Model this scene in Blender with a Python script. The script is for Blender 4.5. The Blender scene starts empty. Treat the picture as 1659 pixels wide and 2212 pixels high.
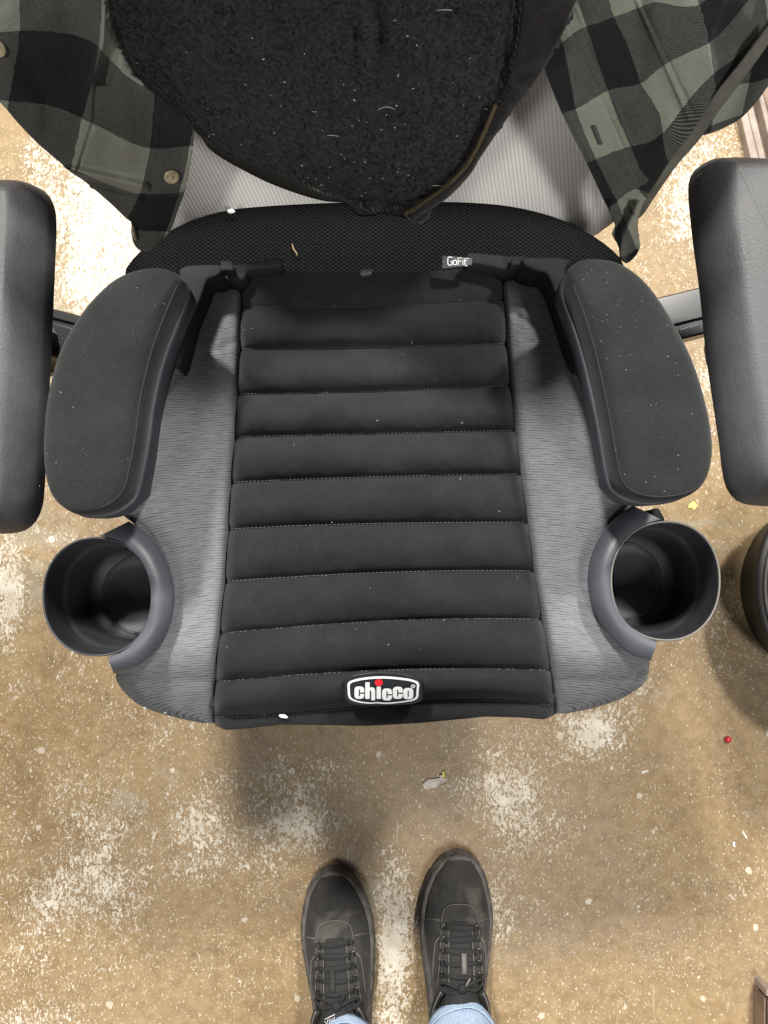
import bpy, bmesh, math, random
import numpy as np
from mathutils import Vector, Matrix, noise
from mathutils.geometry import tessellate_polygon
random.seed(7)
sc = bpy.context.scene
COL = sc.collection
# ------------------------------------------------------------------ camera
H = 1.16; F = 1661.0; TILT = math.radians(5.1)
cam = bpy.data.cameras.new('camera'); cam.sensor_fit = 'HORIZONTAL'; cam.sensor_width = 36
cam.lens = F/1659*36; cam.clip_start = .01; cam.clip_end = 60
co = bpy.data.objects.new('camera', cam); COL.objects.link(co)
co.location = (0, 0, H); co.rotation_euler = (TILT, 0, 0); sc.camera = co
sc.render.resolution_x = 768; sc.render.resolution_y = 1024
# ------------------------------------------------------------------ light
w = bpy.data.worlds.new('World'); sc.world = w; w.use_nodes = True
w.node_tree.nodes['Background'].inputs[0].default_value = (.95, .97, 1, 1)
w.node_tree.nodes['Background'].inputs[1].default_value = .055
def lamp(name, loc, target, sx, sy, power, col=(1, .97, .92)):
    l = bpy.data.lights.new(name, 'AREA'); l.shape = 'RECTANGLE'; l.size = sx; l.size_y = sy
    l.energy = power; l.color = col
    o = bpy.data.objects.new(name, l); COL.objects.link(o); o.location = loc
    o.rotation_euler = (Vector(target)-Vector(loc)).to_track_quat('-Z', 'Y').to_euler()
    return o
lamp('ceiling_strip_light', (-.88, 1.85, 3.3), (0, 0, 0), .26, .30, 222)
lamp('ceiling_strip_light', (1.30, 1.80, 3.3), (0, 0, 0), .26, .30, 150)
lamp('ceiling_strip_light', (-.9, -1.5, 3.2), (0, 0, 0), .3, .9, 34)
lamp('ceiling_strip_light', (.95, -1.5, 3.2), (0, 0, 0), .3, .9, 58)
sc.view_settings.view_transform = 'Standard'; sc.view_settings.look = 'None'
sc.view_settings.exposure = 0.0; sc.view_settings.gamma = 1
# ------------------------------------------------------------------ helpers
CT, ST = math.cos(TILT), math.sin(TILT)
def ray(px, py):
    cx = (px-829.5)/F; cy = -(py-1106)/F
    return cx, cy*CT+ST, cy*ST-CT
def W(px, py, z):                    # measured photo point -> place at height z
    a, b, c = ray(px, py); t = (H-z)/-c
    return Vector((a*t, b*t, z))
def PL(px, py, y0, s, z0=.53):       # measured photo point -> upright plane y = y0 + s (z-z0)
    a, b, c = ray(px, py)
    t = (y0+s*(H-z0))/(b-s*c)
    return Vector((a*t, b*t, H+c*t))
def catmull(pts, n, closed=True):
    P = [Vector(p) for p in pts]; m = len(P); out = []
    segs = m if closed else m-1
    dense = []
    for i in range(segs):
        if closed: a, b, c, d = P[(i-1) % m], P[i], P[(i+1) % m], P[(i+2) % m]
        else: a, b, c, d = P[max(i-1, 0)], P[i], P[i+1], P[min(i+2, m-1)]
        for k in range(12):
            t = k/12
            dense.append(.5*((2*b)+(c-a)*t+(2*a-5*b+4*c-d)*t*t+(3*b-a-3*c+d)*t*t*t))
    if not closed: dense.append(P[-1])
    else: dense.append(dense[0])
    L = [0]
    for i in range(1, len(dense)): L.append(L[-1]+(dense[i]-dense[i-1]).length)
    tot = L[-1]; j = 0
    N = n if closed else n-1
    for i in range(n):
        s = tot*i/N
        while j < len(L)-2 and L[j+1] < s: j += 1
        t = (s-L[j])/max(L[j+1]-L[j], 1e-9)
        out.append(dense[j].lerp(dense[j+1], min(t, 1)))
    return out
def lin(x, xs, ys): return float(np.interp(x, xs, ys))
def smooth_xy(pairs):                # smooth x(y) curve
    ys = [p[0] for p in pairs]; xs = [p[1] for p in pairs]
    c = catmull([(p[1], p[0], 0) for p in pairs], 160, False)
    yy = [v.y for v in c]; xx = [v.x for v in c]
    return lambda y: float(np.interp(y, yy, xx))
def MO(name, verts, faces, mat, parent=None, smooth=True, uv=None, kind=None):
    me = bpy.data.meshes.new(name)
    me.from_pydata([tuple(v) for v in verts], [], faces)
    if uv is not None:
        ul = me.uv_layers.new(name='UVMap')
        idx = np.zeros(len(me.loops), dtype=np.int32); me.loops.foreach_get('vertex_index', idx)
        ul.data.foreach_set('uv', np.asarray(uv, dtype=np.float32)[idx].ravel())
    me.validate()
    if smooth: me.polygons.foreach_set('use_smooth', [True]*len(me.polygons))
    me.materials.append(mat)
    o = bpy.data.objects.new(name, me); COL.objects.link(o)
    if parent: put(o, parent)
    if kind: o['kind'] = kind
    return o
def put(o, parent):
    o.parent = parent; o.matrix_parent_inverse = wm(parent).inverted()
def wm(o):
    m = Matrix.LocRotScale(o.location, o.rotation_euler, o.scale)
    return (wm(o.parent) @ o.matrix_parent_inverse @ m) if o.parent else m
def empty(name, loc, label, cat, group=None):
    o = bpy.data.objects.new(name, None); COL.objects.link(o); o.location = loc; o.empty_display_size = .05
    tag(o, label, cat, group); return o
def tag(o, label, cat, group=None):
    o['label'] = label; o['category'] = cat
    if group: o['group'] = group
    return o
def fixn(o):
    bm = bmesh.new(); bm.from_mesh(o.data); bmesh.ops.recalc_face_normals(bm, faces=bm.faces); bm.to_mesh(o.data); bm.free(); return o
def loft(name, rings, mat, parent=None, cap0=True, cap1=True, closed=True, smooth=True, kind=None, uvs=None, ngon=False):
    n = len(rings[0]); V = []; Fc = []
    for r in rings: V += list(r)
    for i in range(len(rings)-1):
        for j in range(n if closed else n-1):
            k = (j+1) % n
            Fc.append((i*n+j, i*n+k, (i+1)*n+k, (i+1)*n+j))
    def cap(base, ring):
        if ngon: Fc.append(tuple(range(base, base+n))); return
        c = sum((Vector(p) for p in ring), Vector())/n
        V.append(c); ci = len(V)-1
        for j in range(n): Fc.append((base+j, base+(j+1) % n, ci))
    if cap0 and closed: cap(0, rings[0])
    if cap1 and closed: cap((len(rings)-1)*n, rings[-1])
    o = MO(name, V, Fc, mat, parent, smooth, kind=kind)
    return fixn(o)
def offs(ring, d):                   # offset a closed flat ring outward by d
    n = len(ring); ar = sum(ring[i].x*ring[(i+1) % n].y-ring[(i+1) % n].x*ring[i].y for i in range(n))
    s = 1 if ar > 0 else -1; out = []
    for i in range(n):
        t = ring[(i+1) % n]-ring[i-1]; nn = Vector((t.y, -t.x, 0)); nn = nn.normalized()*s if nn.length > 0 else nn
        out.append(ring[i]+nn*d)
    return out
def inner(ring, k):
    n = len(ring)
    for _ in range(40): ring = [(ring[i-1]+ring[i]*2+ring[(i+1) % n])/4 for i in range(n)]
    c = sum(ring, Vector())/n; return [c+(p-c)*k for p in ring]
def atz(ring, z): return [Vector((p.x, p.y, z)) for p in ring]
def slab(name, px, z, thick, mat, parent=None, bev=.002, n=60, closed_curve=True, zf=None, sm=True):
    c = catmull([(a, b, 0) for a, b in px], n) if closed_curve else [Vector((a, b, 0)) for a, b in px]
    if zf is None: r = [W(p.x, p.y, z) for p in c]
    else: r = [W(p.x, p.y, zf(p.x, p.y)) for p in c]
    def dz(ring, d): return [Vector((p.x, p.y, p.z+d)) for p in ring]
    rings = [dz(offs(r, -bev), 0), dz(offs(r, -bev*.3), -bev*.3), dz(r, -bev), dz(r, -thick)]
    return loft(name, rings, mat, parent, True, True, True, sm, ngon=True)
def tube(path, r, name=None, mat=None, parent=None, seg=8, closed=False, flat=1.0, up=None, kind=None, raw=False):
    P = [Vector(p) for p in path]; n = len(P); V = []; Fc = []
    rr = r if isinstance(r, (list, tuple)) else [r]*n
    for i in range(n):
        a = P[(i-1) % n] if (closed or i) else P[0]; b = P[(i+1) % n] if (closed or i < n-1) else P[-1]
        t = (b-a).normalized() if (b-a).length > 1e-9 else Vector((1, 0, 0))
        u = Vector(up) if up else (Vector((0, 0, 1)) if abs(t.z) < .9 else Vector((0, 1, 0)))
        s = t.cross(u).normalized(); q = s.cross(t)
        for k in range(seg):
            an = 2*math.pi*k/seg
            V.append(P[i]+s*math.cos(an)*rr[i]+q*math.sin(an)*rr[i]*flat)
    for i in range(n if closed else n-1):
        for k in range(seg):
            j = (i+1) % n
            Fc.append((i*seg+k, i*seg+(k+1) % seg, j*seg+(k+1) % seg, j*seg+k))
    if not closed:
        Fc.append(tuple(range(seg))[::-1]); Fc.append(tuple((n-1)*seg+k for k in range(seg)))
    if raw: return V, Fc
    return MO(name, V, Fc, mat, parent, kind=kind)
class MB:
    def __init__(s): s.v = []; s.f = []
    def add(s, V, Fc):
        b = len(s.v); s.v += list(V); s.f += [tuple(i+b for i in f) for f in Fc]
    def tube(s, *a, **k): s.add(*tube(*a, raw=True, **k))
    def box(s, c, sx, sy, sz, rot=None):
        R = rot or Matrix.Identity(3); c = Vector(c)
        V = [c+R @ Vector((x*sx/2, y*sy/2, z*sz/2)) for x in (-1, 1) for y in (-1, 1) for z in (-1, 1)]
        s.add(V, [(0, 1, 3, 2), (4, 6, 7, 5), (0, 4, 5, 1), (2, 3, 7, 6), (0, 2, 6, 4), (1, 5, 7, 3)])
    def build(s, name, mat, parent=None, smooth=True, kind=None): return fixn(MO(name, s.v, s.f, mat, parent, smooth, kind=kind))
def inside(poly, x, y):
    n = len(poly); c = False; j = n-1
    for i in range(n):
        xi, yi = poly[i]; xj, yj = poly[j]
        if (yi > y) != (yj > y) and x < (xj-xi)*(y-yi)/(yj-yi)+xi: c = not c
        j = i
    return c
def tps(src, dst):                   # thin plate spline, exact at the control points
    S = np.array(src, float); D = np.array(dst, float); n = len(S)
    def U(r2): return np.where(r2 > 0, r2*np.log(r2+1e-12), 0)
    K = U(((S[:, None]-S[None])**2).sum(-1))+np.eye(n)*50
    P = np.hstack([np.ones((n, 1)), S]); A = np.zeros((n+3, n+3)); A[:n, :n] = K; A[:n, n:] = P; A[n:, :n] = P.T
    c = np.linalg.solve(A, np.vstack([D, np.zeros((3, D.shape[1]))]))
    def f(X):
        X = np.atleast_2d(np.array(X, float)); k = U(((X[:, None]-S[None])**2).sum(-1))
        return k @ c[:n]+np.hstack([np.ones((len(X), 1)), X]) @ c[n:]
    return f
def patch(name, outline, step, posf, mat, parent, uvf=None, solid=.0015, n=260, skew=None):
    oc = [(p.x, p.y) for p in catmull([(a, b, 0) for a, b in outline], n)]
    A = np.array(oc); x0, y0 = A.min(0)-step; x1, y1 = A.max(0)+step
    nx = int((x1-x0)/step)+1; ny = int((y1-y0)/step)+1
    xs = x0+np.arange(nx+1)*step; ys = y0+np.arange(ny+1)*step
    gx, gy = np.meshgrid(xs, ys)
    def ins(X, Y):
        c = np.zeros(X.shape, bool); j = len(A)-1
        for i in range(len(A)):
            xi, yi = A[i]; xj, yj = A[j]
            if yi != yj:
                c ^= ((yi > Y) != (yj > Y)) & (X < (xj-xi)*(Y-yi)/(yj-yi)+xi)
            j = i
        return c
    keep = ins(gx[:-1, :-1]+step/2, gy[:-1, :-1]+step/2)
    used = {}; pts = []; faces = []; cnt = {}
    for r, c in zip(*np.nonzero(keep)):
        q = []
        for (a, b) in ((r, c), (r, c+1), (r+1, c+1), (r+1, c)):
            if (a, b) not in used: used[(a, b)] = len(pts); pts.append([xs[b], ys[a]])
            i = used[(a, b)]; cnt[i] = cnt.get(i, 0)+1; q.append(i)
        faces.append(q)
    pts = np.array(pts)
    B = np.roll(A, -1, 0); AB = B-A; L2 = (AB**2).sum(1)+1e-9
    for i in range(len(pts)):
        if cnt[i] < 4:
            p = pts[i]; t = np.clip(((p-A)*AB).sum(1)/L2, 0, 1); q = A+AB*t[:, None]
            d = ((q-p)**2).sum(1); k = d.argmin()
            if d[k] < (1.5*step)**2: pts[i] = q[k]
    V = [posf(p[0], p[1]) for p in pts]
    uv = uvf(pts) if uvf is not None else None
    o = MO(name, V, faces, mat, parent, uv=uv)
    if solid:
        m = o.modifiers.new('thickness', 'SOLIDIFY'); m.thickness = solid; m.offset = 1
    return o
# ------------------------------------------------------------------ materials
class NT:
    def __init__(s, name, rough=.7, spec=.4):
        s.m = bpy.data.materials.new(name); s.m.use_nodes = True; s.t = s.m.node_tree; s.b = s.t.nodes['Principled BSDF']
        s.b.inputs['Roughness'].default_value = rough; s.b.inputs['Specular IOR Level'].default_value = spec
    def n(s, ty, **k):
        x = s.t.nodes.new(ty)
        for a, v in k.items():
            if a.startswith('i_'):
                key = a[2:].replace('_', ' '); x.inputs[int(key) if key.isdigit() else key].default_value = v
            else: setattr(x, a, v)
        return x
    def l(s, a, b): s.t.links.new(a, b)
    def co(s, kind='Object', scale=(1, 1, 1), rot=(0, 0, 0), loc=(0, 0, 0)):
        c = s.n('ShaderNodeTexCoord'); m = s.n('ShaderNodeMapping'); m.inputs['Scale'].default_value = scale
        m.inputs['Rotation'].default_value = rot; m.inputs['Location'].default_value = loc
        s.l(c.outputs[kind], m.inputs[0]); return m.outputs[0]
    def noise(s, vec, scale, detail=3, rough=.55, dist=0):
        x = s.n('ShaderNodeTexNoise'); x.inputs['Scale'].default_value = scale; x.inputs['Detail'].default_value = detail
        x.inputs['Roughness'].default_value = rough; x.inputs['Distortion'].default_value = dist; s.l(vec, x.inputs['Vector']); return x.outputs['Fac']
    def vor(s, vec, scale, feature='F1'):
        x = s.n('ShaderNodeTexVoronoi'); x.feature = feature; x.inputs['Scale'].default_value = scale; s.l(vec, x.inputs['Vector']); return x.outputs['Distance']
    def ramp(s, fac, stops):
        r = s.n('ShaderNodeValToRGB'); e = r.color_ramp.elements
        while len(e) < len(stops): e.new(.5)
        for i, (p, c) in enumerate(stops):
            e[i].position = p; e[i].color = (c if isinstance(c, (tuple, list)) else (c, c, c))[:3]+(1,) if not isinstance(c, (int, float)) else (c, c, c, 1)
        s.l(fac, r.inputs[0]); return r.outputs[0]
    def math(s, op, a, b=None, clamp=False):
        x = s.n('ShaderNodeMath', operation=op); x.use_clamp = clamp
        for i, v in enumerate((a, b)):
            if v is None: continue
            if isinstance(v, (int, float)): x.inputs[i].default_value = v
            else: s.l(v, x.inputs[i])
        return x.outputs[0]
    def mix(s, f, a, b, bt='MIX'):
        x = s.n('ShaderNodeMix', data_type='RGBA', blend_type=bt)
        for i, v in ((0, f), (6, a), (7, b)):
            if isinstance(v, (int, float)): x.inputs[i].default_value = v
            elif isinstance(v, tuple): x.inputs[i].default_value = v+(1,) if len(v) == 3 else v
            else: s.l(v, x.inputs[i])
        return x.outputs[2]
    def col(s, c):
        if isinstance(c, tuple): s.b.inputs['Base Color'].default_value = c+(1,)
        else: s.l(c, s.b.inputs['Base Color'])
    def rough(s, c): s.l(c, s.b.inputs['Roughness'])
    def bump(s, h, strength=.5, dist=.001, prev=None):
        b = s.n('ShaderNodeBump'); b.inputs['Strength'].default_value = strength; b.inputs['Distance'].default_value = dist
        s.l(h, b.inputs['Height'])
        if prev is not None: s.l(prev, b.inputs['Normal'])
        s.l(b.outputs[0], s.b.inputs['Normal']); return b.outputs[0]
    def sheen(s, w, r=.4, c=(1, 1, 1)):
        s.b.inputs['Sheen Weight'].default_value = w; s.b.inputs['Sheen Roughness'].default_value = r; s.b.inputs['Sheen Tint'].default_value = c+(1,)
def simple(name, c, rough=.5, var=.15, sc=40, bump=.0, spec=.5, metal=0):
    t = NT(name, rough, spec); v = t.co()
    n = t.noise(v, sc, 4); a = tuple(x*(1-var) for x in c); b = tuple(min(1, x*(1+var)) for x in c)
    t.col(t.ramp(n, [(.3, a), (.7, b)])); t.b.inputs['Metallic'].default_value = metal
    if bump: t.bump(t.noise(v, sc*12, 3), bump, .0006)
    return t.m
def m_floor():
    t = NT('stained_concrete', .62, .3); v = t.co()
    big = t.noise(v, 2.3, 3, .5, .4); mid = t.noise(v, 9, 5, .6, .3); fine = t.noise(v, 60, 4, .6)
    base = t.ramp(mid, [(.2, (.165, .103, .046)), (.5, (.255, .170, .078)), (.8, (.335, .235, .118))])
    base = t.mix(t.ramp(big, [(.42, 0.0), (.62, .55)]), base, (.27, .20, .13))
    base = t.mix(.25, base, t.ramp(fine, [(.35, (.11, .07, .035)), (.65, (.40, .30, .18))]))
    grey = t.noise(t.co(loc=(3, 7, 0)), 5, 6, .65, .5)
    base = t.mix(t.ramp(grey, [(.60, 0.0), (.66, .6)]), base, (.30, .27, .20))
    # flaked pale coating: small chips whose density follows larger patches
    vs = t.co(scale=(1, .62, 1), rot=(0, 0, .25))
    d1 = t.noise(vs, 280, 4, .62, .9); d2 = t.noise(vs, 150, 6, .72, 1.2)
    dens = t.math('ADD', t.math('MULTIPLY', t.noise(t.co(loc=(1.3, 4.7, 0)), 5.5, 5, .65), .6), .20)
    def blob(x, y, rx, ry, s):
        m = t.co(loc=(-x/rx, -y/ry, 0), scale=(1/rx, 1/ry, 0)); g = t.n('ShaderNodeVectorMath', operation='LENGTH'); t.l(m, g.inputs[0])
        return t.math('MULTIPLY', t.ramp(g.outputs['Value'], [(0, 1.0), (1, 0.0)]), s)
    acc = dens
    for (px, py, rx, ry, s) in ((150, 560, .26, .24, .14), (270, 420, .2, .2, .2), (1290, 1590, .085, .075, .30), (640, 1740, .09, .10, .22), (1050, 1690, .13, .07, .22), (850, 2060, .05, .16, .26), (100, 1900, .36, .55, .07), (420, 1800, .25, .25, .08), (1500, 460, .07, .2, .20), (1560, 900, .1, .3, .05), (20, 1290, .05, .12, .30), (1150, 1800, .1, .08, .14), (1050, 1960, .05, .10, .16), (700, 1650, .12, .05, .12), (1380, 1500, .06, .06, .14)):
        p = W(px, py, 0); acc = t.math('ADD', acc, blob(p.x, p.y, rx, ry, s))
    th = t.math('SUBTRACT', 1.10, acc)       # higher density -> lower threshold
    m1 = t.math('SUBTRACT', t.math('ADD', t.math('MULTIPLY', d2, .62), t.math('MULTIPLY', d1, .48)), t.math('MULTIPLY', th, .86))
    chips = t.ramp(t.math('ADD', m1, .5), [(.655, 0.0), (.685, 1.0)])
    sp = t.noise(t.co(loc=(5, 1, 2), scale=(1, .7, 1), rot=(0, 0, .4)), 330, 3, .6, .8)
    dots = t.ramp(t.math('ADD', sp, t.math('MULTIPLY', t.math('SUBTRACT', acc, .5), .22)), [(.615, 0.0), (.645, .85)])
    mask = t.math('MAXIMUM', chips, dots)
    vo = t.n('ShaderNodeTexVoronoi'); vo.inputs['Scale'].default_value = 26; t.l(t.co(loc=(4, 2, 0), scale=(1, 1, 0)), vo.inputs['Vector'])
    dn = t.math('ADD', vo.outputs['Distance'], t.math('MULTIPLY', t.noise(v, 160, 3, .6), .22)); sx_ = t.n('ShaderNodeSeparateXYZ'); t.l(vo.outputs['Color'], sx_.inputs[0])
    spot = t.math('MULTIPLY', t.ramp(dn, [(.235, .8), (.25, 0.0)]), t.math('GREATER_THAN', sx_.outputs[0], .72)); mask = t.math('MAXIMUM', mask, spot)
    scr = t.noise(t.co(scale=(70, 2.2, 1), rot=(0, 0, .55)), 1, 5, .7, .8); scr2 = t.noise(t.co(loc=(7, 7, 0)), 6, 2)
    sc_ = t.math('MULTIPLY', t.ramp(scr, [(.66, 0.0), (.69, .5)]), t.ramp(scr2, [(.5, 0.0), (.58, 1.0)])); mask = t.math('MAXIMUM', mask, sc_)
    st_ = t.ramp(t.noise(t.co(loc=(2, 9, 0)), 14, 5, .7, 1.0), [(.60, 0.0), (.68, .45)]); base = t.mix(st_, base, (.13, .088, .045))
    chipc = t.ramp(t.noise(v, 35, 3), [(.3, (.44, .38, .29)), (.7, (.66, .61, .52))])
    c = t.mix(mask, base, chipc)
    pit = t.ramp(t.noise(v, 330, 2, .5), [(.3, .9), (.38, 0.0)])
    c = t.mix(t.math('MULTIPLY', pit, .5), c, (.10, .07, .04))
    t.col(c); t.rough(t.ramp(mid, [(.3, .38), (.7, .58)]))
    t.bump(t.math('ADD', mask, t.math('MULTIPLY', fine, .25)), .25, .0012)
    return t.m
M = {}
M['floor'] = m_floor()
def m_knit(name, a, b, sheen=.25, bumps=.6):
    t = NT(name, .9, .15); v = t.co()
    n = t.noise(v, 28, 4, .6); f = t.noise(v, 900, 3, .7)
    c = t.ramp(n, [(.35, a), (.65, b)]); c = t.mix(.75, c, t.ramp(f, [(.35, .65), (.65, 1.35)]), 'MULTIPLY')
    t.col(c); t.sheen(sheen, .5); t.bump(f, bumps, .0006); return t.m
M['knit'] = m_knit('black_knit_fabric', (.0098, .0115, .0115), (.0150, .0158, .0165), .08)
M['knit2'] = m_knit('armrest_knit_fabric', (.0100, .0122, .012), (.0155, .0170, .0170), .09)
def m_heather():
    t = NT('heather_grey_fabric', .85, .2)
    v = t.co('UV', (110, 1000, 1)); s1 = t.noise(v, 1, 2, .5)
    v2 = t.co('UV', (120, 1700, 1)); s2 = t.noise(v2, 1, 3, .6)
    v3 = t.co('UV', (1500, 1300, 1)); s3 = t.noise(v3, 1, 1, .5)
    big = t.noise(t.co('UV', (9, 40, 1)), 1, 3)
    wvx = t.n('ShaderNodeTexWave'); wvx.bands_direction = 'Y'; wvx.inputs['Scale'].default_value = 185; wvx.inputs['Distortion'].default_value = .25
    wvx.inputs['Detail'].default_value = 2; wvx.inputs['Detail Scale'].default_value = .4; t.l(t.co('UV'), wvx.inputs['Vector'])
    ln = t.ramp(wvx.outputs['Fac'], [(.10, 1.0), (.45, 0.0)]); gate = t.ramp(s1, [(.40, 0.1), (.62, 1.0)])
    line = t.math('SUBTRACT', 1.0, t.math('MULTIPLY', ln, gate))
    gr = t.ramp(s3, [(.30, .78), (.65, 1.2)]); st = t.ramp(s2, [(.35, .86), (.65, 1.12)])
    c = t.mix(line, (.066, .069, .075), (.142, .147, .158)); c = t.mix(1.0, c, gr, 'MULTIPLY'); c = t.mix(1.0, c, st, 'MULTIPLY')
    t.col(c); t.b.inputs['Specular IOR Level'].default_value = .05; t.sheen(.05); t.bump(t.math('ADD', line, s3), .35, .0005); return t.m
M['heather'] = m_heather()
M['plastic'] = simple('dark_moulded_plastic', (.034, .036, .044), .5, .25, 30, .25, .4)
M['guide'] = simple('shaded_guide_plastic', (.022, .023, .028), .75, .25, 30, .25, .2)  # darker copy of the moulded plastic, rear shade put into its colour
M['collar'] = simple('smooth_collar_plastic', (.055, .058, .070), .45, .25, 24, .15, .45)
M['cup'] = simple('cup_plastic', (.017, .0175, .020), .55, .6, 14, .2, .5)
M['thread'] = simple('black_thread', (.014, .014, .015), .8)
M['stitch'] = simple('stitch_thread', (.05, .055, .055), .7)
M['piping'] = simple('dark_piping', (.008, .009, .010), .9)
def m_pad():
    t = NT('black_mesh_upholstery', 1.0, 0.0)
    v = t.co(scale=(1, 1.25, .4)); d = t.vor(v, 190, 'F1')
    r = t.ramp(d, [(.15, 0.0), (.55, 1.0)])
    x = t.n('ShaderNodeTexVoronoi'); x.inputs['Scale'].default_value = 330; x.inputs['Randomness'].default_value = .12
    t.l(t.co(scale=(.85, 1.15, .001), rot=(0, 0, .785)), x.inputs['Vector'])
    h = t.ramp(x.outputs['Distance'], [(.18, 0.0), (.5, 1.0)])
    t.col(t.mix(h, (.002, .002, .002), (.010, .010, .0105))); t.bump(h, .6, .001); return t.m
M['pad'] = m_pad()
def m_backmesh():
    t = NT('pale_grey_mesh_fabric', .8, .3)
    x = t.n('ShaderNodeTexWave'); x.bands_direction = 'X'; x.inputs['Scale'].default_value = 95; x.inputs['Distortion'].default_value = .8
    x.inputs['Detail'].default_value = 2; x.inputs['Detail Scale'].default_value = 3
    t.l(t.co(rot=(0, .28, 0)), x.inputs['Vector'])
    y = t.n('ShaderNodeTexWave'); y.bands_direction = 'Z'; y.inputs['Scale'].default_value = 170; t.l(t.co(), y.inputs['Vector'])
    a = t.math('ADD', t.math('MULTIPLY', x.outputs['Fac'], .7), t.math('MULTIPLY', y.outputs['Fac'], .35))
    t.col(t.ramp(a, [(.1, (.60, .585, .575)), (.55, (.76, .745, .725)), (.95, (.86, .84, .815))])); t.bump(a, .35, .0008); return t.m
M['back'] = m_backmesh()
def m_pu():
    t = NT('black_urethane_armpad', .5, .5); v = t.co()
    n = t.noise(v, 9, 5, .6); g = t.noise(v, 500, 3, .6)
    t.col(t.ramp(n, [(.35, (.026, .026, .028)), (.65, (.056, .056, .059))])); t.rough(t.ramp(n, [(.3, .45), (.7, .62)]))
    sc_ = t.noise(t.co(scale=(3, 30, 3), rot=(0, 0, .9)), 6, 4, .7, 1.5)
    t.bump(t.math('ADD', g, t.math('MULTIPLY', sc_, .3)), .35, .0008); return t.m
M['armpad'] = m_pu()
M['steel'] = simple('glossy_black_steel', (.012, .012, .013), .18, .2, 20, 0, .6)
M['hardplastic'] = simple('chair_base_plastic', (.02, .02, .02), .4)
def m_sherpa():
    t = NT('black_sherpa_fleece', .95, .08); v = t.co()
    wv = t.n('ShaderNodeTexNoise'); wv.inputs['Scale'].default_value = 60; t.l(v, wv.inputs['Vector'])
    vv = t.n('ShaderNodeVectorMath', operation='MULTIPLY_ADD'); t.l(wv.outputs['Color'], vv.inputs[0]); vv.inputs[1].default_value = (.02, .02, .02); t.l(v, vv.inputs[2])
    a = t.vor(vv.outputs[0], 150, 'SMOOTH_F1'); b = t.noise(v, 420, 4, .7)
    h = t.math('ADD', t.math('MULTIPLY', t.math('SUBTRACT', 1.0, a), 1.0), t.math('MULTIPLY', b, .7))
    t.col(t.mix(.8, t.ramp(t.noise(v, 12, 3), [(.3, (.0085, .0082, .008)), (.7, (.0150, .0142, .0140))]), t.ramp(b, [(.3, .4), (.7, 1.8)]), 'MULTIPLY'))
    t.b.inputs['Specular IOR Level'].default_value = 0; t.sheen(.10, .8); t.bump(h, .6, .0022); return t.m
M['sherpa'] = m_sherpa()
M['pile'] = simple('fleece_fibre', (.043, .041, .041), .9, .4, 60, 0, .05)
def m_rib():
    t = NT('ribbed_knit_band', .95, .0)
    x = t.n('ShaderNodeTexWave'); x.bands_direction = 'X'; x.inputs['Scale'].default_value = 120; x.inputs['Distortion'].default_value = 1.6
    t.l(t.co(rot=(0, .5, 0)), x.inputs['Vector'])
    t.col(t.ramp(x.outputs['Fac'], [(.1, (.016, .015, .0145)), (.9, (.050, .047, .044))])); t.bump(x.outputs['Fac'], .4, .001); return t.m
M['rib'] = m_rib()
M['shell'] = m_knit('black_duck_cloth', (.011, .010, .010), (.021, .019, .019), .08, .5)
M['brass'] = simple('brass_zip', (.30, .23, .13), .35, .2, 200, 0, .5, .7)
def m_plaid():
    t = NT('plaid_flannel', .9, .15); c = t.n('ShaderNodeTexCoord'); s = t.n('ShaderNodeSeparateXYZ'); t.l(c.outputs['UV'], s.inputs[0])
    wob = t.math('MULTIPLY', t.math('SUBTRACT', t.noise(t.co('UV', (5, 5, 1)), 1, 2), .5), .06)
    def par(o):
        a = t.math('ADD', t.math('ADD', o, wob), 20.0); f = t.math('FLOOR', a); m = t.math('MODULO', f, 2.0); return m   # 0 = pale, 1 = black
    a, b = par(s.outputs[0]), par(s.outputs[1]); sm = t.math('ADD', a, b)
    # twill lines
    wv = t.n('ShaderNodeTexWave'); wv.bands_direction = 'DIAGONAL'; wv.inputs['Scale'].default_value = 17; wv.inputs['Distortion'].default_value = 1.2; wv.inputs['Detail'].default_value = 2
    wv.inputs['Detail Scale'].default_value = 4
    t.l(t.co('UV', (1, -1, 1)), wv.inputs['Vector'])
    nz = t.noise(t.co(), 420, 4, .7); big = t.noise(t.co(), 20, 3)
    tw = t.math('ADD', t.math('MULTIPLY', wv.outputs['Fac'], .55), t.math('MULTIPLY', nz, .45))
    midc = t.ramp(tw, [(.25, (.030, .031, .030)), (.5, (.070, .071, .067)), (.8, (.18, .182, .165))])
    pale = t.ramp(nz, [(.3, (.27, .28, .235)), (.7, (.34, .35, .295))]); blk = t.ramp(nz, [(.3, (.012, .013, .015)), (.7, (.022, .024, .026))])
    f1 = t.math('GREATER_THAN', sm, .5); f2 = t.math('GREATER_THAN', sm, 1.5)
    c = t.mix(f2, t.mix(f1, pale, midc), blk); c = t.mix(.25, c, t.ramp(big, [(.3, .7), (.7, 1.3)]), 'MULTIPLY')
    t.col(c); t.sheen(.12, .5); t.bump(t.math('ADD', tw, t.math('MULTIPLY', nz, .5)), .35, .0008); return t.m
M['plaid'] = m_plaid()
M['lining'] = simple('shirt_hem_edge', (.15, .148, .125), .9, .3, 60, .4)
M['button'] = simple('horn_button', (.50, .42, .27), .3, .35, 110, 0, .6)
M['buttonthread'] = simple('button_thread', (.5, .45, .35), .8)
M['buttonhole'] = simple('buttonhole_thread', (.10, .10, .10), .8)
M['white'] = simple('white_print', (.80, .80, .80), .5, .02)
M['red'] = simple('red_print', (.72, .012, .02), .4, .05)
M['rubberpatch'] = simple('rubber_patch', (.014, .015, .016), .4, .1)
M['tagc'] = simple('woven_tag', (.06, .066, .07), .6, .3, 300)
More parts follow.
